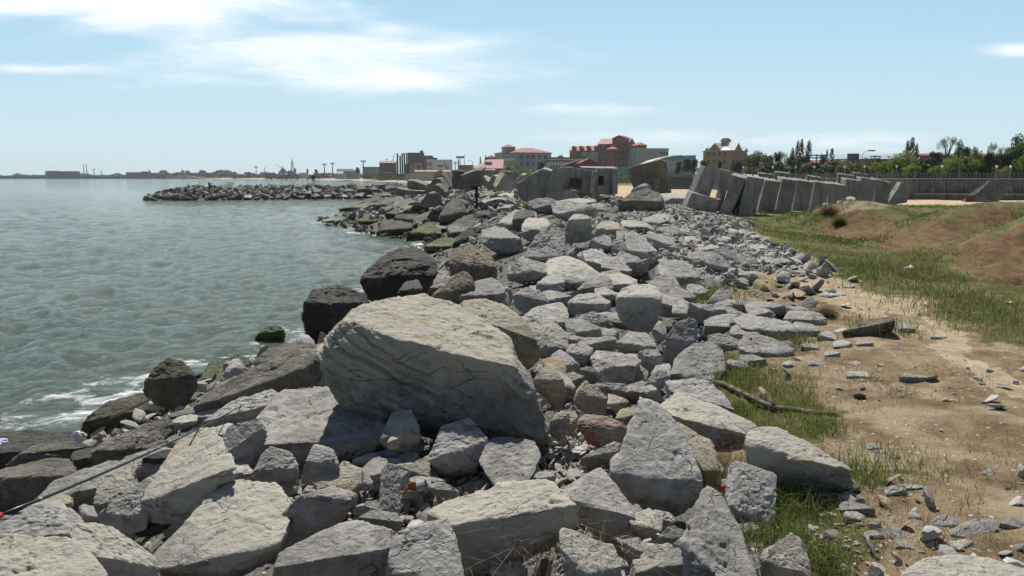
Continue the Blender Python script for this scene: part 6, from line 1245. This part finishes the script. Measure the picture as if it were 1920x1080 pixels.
# warship and crane
b = at(534, 333, 980); b[2] = 0; sh = empty('grey_ship', b, label='small grey warship moored beyond the beach', cat='ship'); SHG = simple_mat('ship_grey', (.20, .24, .26), .6)
MB().hull([(-13, -3, 7.5), (17, -3, 6.2), (-10, -2, 2.0), (15, -2, 2.0), (-13, 3, 7.5), (17, 3, 6.2), (-10, 2, 2), (15, 2, 2)]).build('hull', SHG, sh); q = MB(); q.box(-7, 4, -2.5, 2.5, 7.4, 10.5); q.box(-5, 1, -2, 2, 10.5, 13); q.box(5, 11, -2, 2, 6.5, 11.5); q.box(-3.5, -1, -1, 1, 13, 15.2); q.build('superstructure', SHG, sh); MB().tube([(-1, 0, 13), (-11, 0, 20)], [.5, .2], 5).build('boom', SHG, sh); MB().tube([(-2, 0, 15), (-2, 0, 18)], .3, 5).build('mast', SHG, sh)
b = at(733, 333, 640); b[2] = 2; cr = empty('harbour_crane', b, label='slanting crane boom above the red brown factory', cat='crane'); MB().tube([(0, 0, 8), (3.4, 0, 21)], [.6, .25], 4).build('boom', POST, cr); MB().box(-1.5, 1.5, -1.5, 1.5, 5, 9).build('cab', POST, cr)
# far breakwater, rubble bank and ruins
bw = empty('breakwater', at(150, 335, 1290), label='long low concrete breakwater on the left horizon', cat='breakwater'); FAR = simple_mat('far_concrete', (.13, .135, .13), .9, .2, .02); x0 = (-900-960)/FPX*1290
q = MB(); q.box(-1400, 150, 0, 8, -2, 4.2); q.build('core', FAR, bw); q = MB(); [q.box(-1400+i*5.2, -1397.6+i*5.2, -.8, -.01, -1, 3.8) for i in range(298)]; q.build('ribs', concrete_mat('far_ribs', (.2, .2, .19), (.28, .27, .25)), bw); q = MB(); q.box(-1400, 148, -.5, 8.5, 4.203, 5.0); q.build('cap', FAR, bw)
for lab, u, vt, w in (('flat topped ruin, widest one on the far breakwater', 128, 321, 38), ('broken grey block at the left end of the far ruins', 97, 320.5, 16), ('tall narrow ruin beside the broken grey block', 107, 320.2, 6), ('low dark building on the breakwater left of the dark trees', 260, 323, 40), ('little tower building at the right end of the low dark building', 272, 321.5, 10)): bld('ruined_building', lab, u, vt, 1320, w, 8, 0, GRD)
for i, (u, w, h) in enumerate(((330, 26, 3), (350, 34, 5), (372, 22, 3))):
    c = at(u, 334, 1240); V, F, L = star([(-w, -6, -2), (w, -6, -2), (-w, 6, -2), (w, 6, -2), (-w*.3, 0, h), (w*.4, 0, h*.8)], 4, 60+i, strata=0); o = npmesh('rock_bank', V, F, RM['rust'], True); o.location = (c[0], c[1], .5); tag(o, ['low reddish rock bank at the end of the far breakwater', 'highest reddish rock bank at the start of the far beach', 'smallest reddish rock bank on the far beach'][i], 'rock bank')
# ------------------------------------------------------------------ trees
LM = {'round': leafmat('green_leaves', (.05, .09, .02), (.12, .18, .04), (.18, .22, .06), .45), 'bright': leafmat('bright_leaves', (.09, .14, .025), (.20, .28, .05), (.28, .33, .09), .5), 'pine': leafmat('pine_needles', (.014, .026, .013), (.03, .05, .022), (.05, .07, .03), .15),
      'poplar': leafmat('poplar_leaves', (.02, .035, .014), (.055, .075, .03), (.09, .10, .045), .2), 'sparse': leafmat('thin_olive_leaves', (.08, .09, .04), (.17, .18, .08), (.24, .24, .11), .4), 'olive': leafmat('olive_leaves', (.06, .07, .028), (.14, .145, .06), (.2, .18, .09), .4)}
BARK = simple_mat('bark', (.09, .07, .055), .9, .3, 3)
def crown(kind, seed, n):
    """unit tree: height 1, leaf clumps along real limbs"""
    rng = np.random.RandomState(seed); limbs = []; cl = []
    if kind == 'poplar':
        for i in range(26): t = .16+.82*i/25; a = i*2.4; r = .13*math.sin(min(1, (1.02-t)*2.6)*1.45)+.02; cl.append((math.cos(a)*r*.8, math.sin(a)*r*.8, t, .075*rng.uniform(.7, 1.2))); limbs.append(((0, 0, t-.1), (math.cos(a)*r, math.sin(a)*r, t)))
    elif kind == 'sparse':
        for i in range(20): a = rng.rand()*6.28; r = rng.uniform(.12, .42); z = .62+.36*math.sqrt(max(0, 1-(r/.46)**2))*rng.uniform(.6, 1); cl.append((math.cos(a)*r, math.sin(a)*r, z, .085*rng.uniform(.6, 1.2))); limbs.append(((0, 0, .38), (math.cos(a)*r*.95, math.sin(a)*r*.95, z)))
    elif kind == 'pine':
        for i in range(22): z = rng.uniform(.45, .95); a = rng.rand()*6.28; r = .40*(1.08-z)**.5*rng.uniform(.3, 1); cl.append((math.cos(a)*r, math.sin(a)*r, z, .12*rng.uniform(.7, 1.1))); limbs.append(((0, 0, z-.15), (math.cos(a)*r, math.sin(a)*r, z)))
    else:
        for i in range(30): d = rng.normal(size=3); d /= np.linalg.norm(d); r = rng.uniform(.45, 1.0); cl.append((d[0]*.40*r, d[1]*.40*r, .55+d[2]*.36*r, .135*rng.uniform(.6, 1.25))); limbs.append(((0, 0, .22), cl[-1][:3])) if i < 10 else None
    cl = np.array(cl); w = cl[:, 3]**2; k = rng.choice(len(cl), n, p=w/w.sum()); d = rng.normal(size=(n, 3)); d /= np.linalg.norm(d, axis=1, keepdims=True); c = cl[k, :3]+d*(cl[k, 3]*rng.uniform(.5, 1.1, n))[:, None]
    s = (.020 if kind != 'sparse' else .015)*rng.uniform(.6, 1.3, n)*(1.3 if kind in ('round', 'bright', 'olive') else 1); a = rng.normal(size=(n, 3)); a /= np.linalg.norm(a, axis=1, keepdims=True); b = np.cross(a, rng.normal(size=(n, 3))); b /= np.linalg.norm(b, axis=1, keepdims=True)
    V = np.stack([c-a*s[:, None], c+b*s[:, None]*.7, c+a*s[:, None], c-b*s[:, None]*.7], 1).reshape(-1, 3); F = np.arange(n*4).reshape(-1, 4); tone = np.repeat(np.clip(rng.rand(n)*.7+.3*rng.rand(len(cl))[k], 0, 1), 4)
    q = MB(); q.tube([(0, 0, 0), (.01, 0, .3), (0, .01, .6), (0, 0, .85 if kind != 'sparse' else .6)], [.03, .022, .014, .006], 6)
    for p0, p1 in limbs: q.tube([p0, ((p0[0]+p1[0])/2, (p0[1]+p1[1])/2, (p0[2]*.4+p1[2]*.6)), p1], [.010, .007, .003], 4)
    return V, F, tone, q
_T = {}
def tree(kind, lab, u, vt, y, wpx, zb=None, name=None, cat='tree', group=None):
    zb = 3.4 if zb is None else zb; H = at(u, vt, y)[2]-zb; key = (kind, random.randint(0, 2)); b = at(u, 333, y); b[2] = zb
    r = empty(name or {'poplar': 'poplar_tree', 'pine': 'pine_tree', 'round': 'leafy_tree', 'bright': 'leafy_tree', 'sparse': 'bare_tree', 'olive': 'leafy_tree'}[kind], b, random.random()*6.28, label=lab, cat=cat, group=group)
    if key not in _T:
        V, F, t, q = crown(kind, 300+len(_T), {'poplar': 1500, 'sparse': 1100, 'pine': 2600}.get(kind, 3200)); c = npmesh('crown', V, F, LM[kind], False, parent=r); addattr(c, 'tone', t); tr = q.build('trunk', BARK, r); _T[key] = (c.data, tr.data)
    else:
        for nm, me in zip(('crown', 'trunk'), _T[key]): o = bpy.data.objects.new(nm, me); C.objects.link(o); o.parent = r
    if zb > 3: H *= 1.22
    wm = wpx*y/FPX; nat = {'poplar': .34, 'pine': .86, 'sparse': .95}.get(kind, 1.0); wm *= 1.25 if (zb > 3 and kind in ('pine', 'round', 'olive')) else 1; r.scale = (wm/nat, wm/nat, H); return r
TREES = [('pine', 1272, 303, 240, 20, 'leftmost of the dark pines in front of the teal hall', 2), ('pine', 1287, 298, 238, 24, 'second dark pine between the teal hall and the tan house', 2), ('pine', 1302, 298, 236, 24, 'third dark pine just left of the tan house', 2), ('pine', 1318, 300, 234, 24, 'dark pine in front of the left wall of the tan house', 2), ('pine', 1349, 302, 200, 12, 'narrow dark conifer before the corner of the tan house', 2), ('pine', 1380, 303, 200, 30, 'dark low pine in front of the right wall of the tan house', 2),
 ('bright', 1402, 312, 150, 26, 'small fresh green bush right of the tan house'), ('olive', 1420, 291, 165, 44, 'big olive green tree right of the tan house'), ('olive', 1436, 293, 160, 30, 'olive tree touching the right side of the biggest olive tree'), ('pine', 1456, 294, 160, 22, 'dark pointed pine left of the pale thin tree'), ('bright', 1458, 306, 150, 30, 'yellowish green bush below the dark pointed pine'), ('sparse', 1472, 293, 165, 30, 'pale thin crowned tree left of the poplars'), ('round', 1485, 291, 160, 26, 'green tree at the left foot of the poplars'),
 ('poplar', 1484, 288, 175, 9, 'small first poplar left of the twin poplars'), ('poplar', 1492.5, 277, 170, 9, 'left one of the twin tall poplars'), ('poplar', 1500, 275.5, 170, 10, 'right one of the twin tall poplars'), ('poplar', 1513, 277, 168, 12, 'single tall poplar right of the twin poplars'), ('pine', 1505, 300, 160, 34, 'dark bushy tree at the foot of the tall poplars'), ('bright', 1524, 308, 140, 40, 'bright low bushes right of the tall poplars'), ('pine', 1541, 298, 165, 16, 'dark round evergreen right of the utility pole'),
 ('poplar', 1548, 291, 185, 6, 'short thin poplar behind the dark round evergreen'), ('poplar', 1557, 289, 185, 10, 'short double poplar left of the silver hangar'), ('round', 1566, 300, 150, 44, 'green tree in front of the left end of the silver hangar'), ('bright', 1580, 307, 130, 36, 'fresh green bush left of the tall sign'), ('round', 1603, 293, 150, 40, 'rounded green tree behind the tall sign'), ('olive', 1590, 303, 140, 40, 'olive bush at the foot of the tall sign'), ('pine', 1625, 308, 125, 14, 'small dark conifer right of the street lamp'),
 ('bright', 1640, 306, 120, 30, 'yellow green bush before the hangar wall'), ('pine', 1646, 305, 125, 12, 'thin dark conifer between two yellow green bushes'), ('bright', 1657, 304, 118, 30, 'second yellow green bush before the hangar wall'), ('bright', 1688, 289, 115, 52, 'broad bright green tree right of the hangar'), ('poplar', 1698, 279, 135, 10, 'left small poplar behind the broad bright green tree'), ('poplar', 1706, 275, 135, 13, 'tallest poplar behind the broad bright green tree'), ('poplar', 1715, 282, 135, 8, 'right small poplar behind the broad bright green tree'),
 ('olive', 1724, 297, 110, 44, 'olive green tree right of the broad bright green tree'), ('bright', 1708, 310, 100, 40, 'low yellowish bush below the olive green tree'), ('pine', 1752, 294, 120, 34, 'dark evergreen below the tall thin crowned tree'), ('pine', 1743, 303, 108, 20, 'dark shrub left of the globe lamp'), ('sparse', 1772, 268, 135, 36, 'tall thin crowned tree rising above the long brown shed'), ('round', 1797, 273, 132, 24, 'tall leafy tree right of the thin crowned tree'), ('pine', 1808, 286, 125, 18, 'dark ragged tree at the foot of the tall leafy tree'),
 ('bright', 1782, 296, 100, 44, 'left half of the big rounded light green trees'), ('bright', 1808, 295, 100, 46, 'right half of the big rounded light green trees'), ('round', 1830, 285, 125, 30, 'green tree between the rounded trees and the dark evergreen'), ('round', 1840, 297, 105, 44, 'wide green tree left of the staircase'), ('sparse', 1857, 278, 140, 22, 'small thin crowned tree above the staircase'), ('sparse', 1876, 284, 150, 22, 'nearly bare tree right of the staircase top'), ('pine', 1852, 295, 100, 26, 'dark evergreen at the left of the staircase top'),
 ('pine', 1876, 297, 100, 34, 'dark evergreen hedge tree right of the staircase'), ('pine', 1893, 299, 100, 26, 'last dark evergreen before the big tree at the edge'), ('round', 1910, 264, 115, 48, 'largest green tree at the right edge of the photo'), ('round', 1918, 292, 95, 50, 'low green tree in front of the largest tree at the right edge'), ('round', 1955, 280, 110, 60, 'green tree cut off by the right edge'), ('bright', 1884, 315, 85, 26, 'little bright shrub by the lamp right of the staircase'), ('bright', 1756, 312, 90, 30, 'little bright shrub by the lamp in front of the dark shrub'),
 ('round', 952, 306, 300, 18, 'dark green tree left of the grey four storey block', 2), ('round', 972, 309, 290, 26, 'dark green bush before the grey four storey block', 2), ('bright', 988, 315, 250, 24, 'light green bush behind the concrete panel', 2), ('pine', 1014, 304, 300, 20, 'dark tree before the right wall of the grey four storey block', 2), ('bright', 1150, 309, 300, 18, 'yellow green tree before the brick wing', 2), ('olive', 1140, 311, 310, 12, 'small olive tree left of the yellow green tree', 2),
 ('poplar', 860, 300, 400, 4, 'tiny dark poplar above the low green building', 2), ('poplar', 901, 294, 380, 4, 'slim poplar left of the maroon roofed shed', 2), ('poplar', 911, 292, 380, 5, 'slim poplar behind the maroon roofed shed', 2), ('olive', 890, 311, 330, 12, 'dark bush at the left of the maroon roofed shed', 2), ('bright', 800, 319, 430, 20, 'light bush in front of the power plant', 2), ('round', 823, 317, 430, 26, 'green bush in front of the white office', 2), ('olive', 730, 320, 520, 30, 'olive bushes before the red brown factory', 2), ('olive', 690, 322, 560, 34, 'grey green bushes before the long warehouse', 2), ('pine', 671, 313, 640, 12, 'dark round tree left of the long grey warehouse', 2),
 ('pine', 577, 316, 850, 6, 'dark pointed tree right of the lattice mast', 2), ('pine', 554, 316, 880, 8, 'dark tree beside the lattice mast', 2), ('pine', 593, 317, 840, 10, 'dark tree above the tiny brown hut', 2), ('pine', 281, 319, 1300, 6, 'single dark tree on the far breakwater', 2), ('olive', 640, 323, 720, 60, 'bushes around the teal roofed hut', 2)]
for t in TREES: tree(t[0], t[5], t[1], t[2], t[3], t[4], t[6] if len(t) > 6 else None, group='trees and bushes behind the sea wall' if len(t) <= 6 else None)
def mass(name, lab, spans, mat, n, seed, cat='trees', blob=1.0):
    rng = np.random.RandomState(seed); X, Y, Z, Rr = [], [], [], []
    for u0, u1, vt, y, z0 in spans:
        k = int(n*(u1-u0)/sum(s[1]-s[0] for s in spans)); u = rng.uniform(u0, u1, k); H = (331-vt)*y/FPX+CAMZ-z0; prof = .62+.38*np.clip(.5+fbm(np.stack([u*.07, u*0, u*0+seed], 1), seed, 3), 0, 1); t = rng.rand(k)
        yy = y+rng.uniform(-.02, .04, k)*y; X.append((u-960)/FPX*yy); Y.append(yy); Z.append(z0+H*prof*t); Rr.append(np.full(k, H*.16*blob))
    x, y, z, r = map(np.concatenate, (X, Y, Z, Rr)); k = len(x); a = rng.normal(size=(k, 3)); a /= np.linalg.norm(a, axis=1, keepdims=True); b = np.cross(a, rng.normal(size=(k, 3))); b /= np.linalg.norm(b, axis=1, keepdims=True); c = np.stack([x, y, z], 1); s = (r*rng.uniform(.5, 1.2, k))[:, None]
    V = np.stack([c-a*s, c+b*s*.8, c+a*s, c-b*s*.8], 1).reshape(-1, 3); o = npmesh(name, V, np.arange(k*4).reshape(-1, 4), mat, False); addattr(o, 'tone', np.repeat(rng.rand(k), 4)); tag(o, lab, cat, kind='stuff')
mass('far_wood', 'dark far off wood along the horizon beyond the bay', [(-300, 90, 327, 1500, 1), (40, 290, 325.5, 1400, 1), (285, 450, 320, 1400, 1), (440, 520, 323, 1200, 1), (500, 700, 324.5, 950, 1), (300, 620, 327, 1250, 1)], LM['pine'], 16000, 5, blob=1.2)
mass('shrubbery', 'dense mixed shrubbery filling the gaps between the promenade trees', [(1395, 1460, 306, 150, 3.3), (1440, 1570, 306, 140, 3.3), (1560, 1700, 303, 125, 3.3), (1690, 1860, 299, 108, 3.3), (1850, 2000, 298, 104, 3.3)], LM['olive'], 15000, 6, 'shrubbery', .55)
mass('dark_shrubbery', 'dark evergreen undergrowth among the promenade shrubs', [(1395, 1700, 306, 128, 3.3), (1690, 2000, 301, 106, 3.3)], LM['pine'], 9000, 9, 'shrubbery', .6)
mass('low_scrub', 'low scrub at the foot of the far buildings', [(700, 860, 326, 470, 1.5), (850, 1060, 318, 270, 1.8), (1120, 1330, 323, 215, 1.8)], LM['olive'], 7000, 7, 'scrub', .5)

# ------------------------------------------------------------------ air
def haze():
    m, nt = newmat('haze'); v = nn(nt, 'ShaderNodeVolumePrincipled', {'Color': (.80, .88, .93, 1), 'Density': .00013, 'Anisotropy': .2}); nt.links.new(v.outputs[0], nn(nt, 'ShaderNodeOutputMaterial').inputs[1])
    o = MB().box(-6500, 6500, -800, 6000, -5, 60).build('haze', m); tag(o, 'thin pale sea haze over the whole bay', 'haze', kind='stuff')
haze()
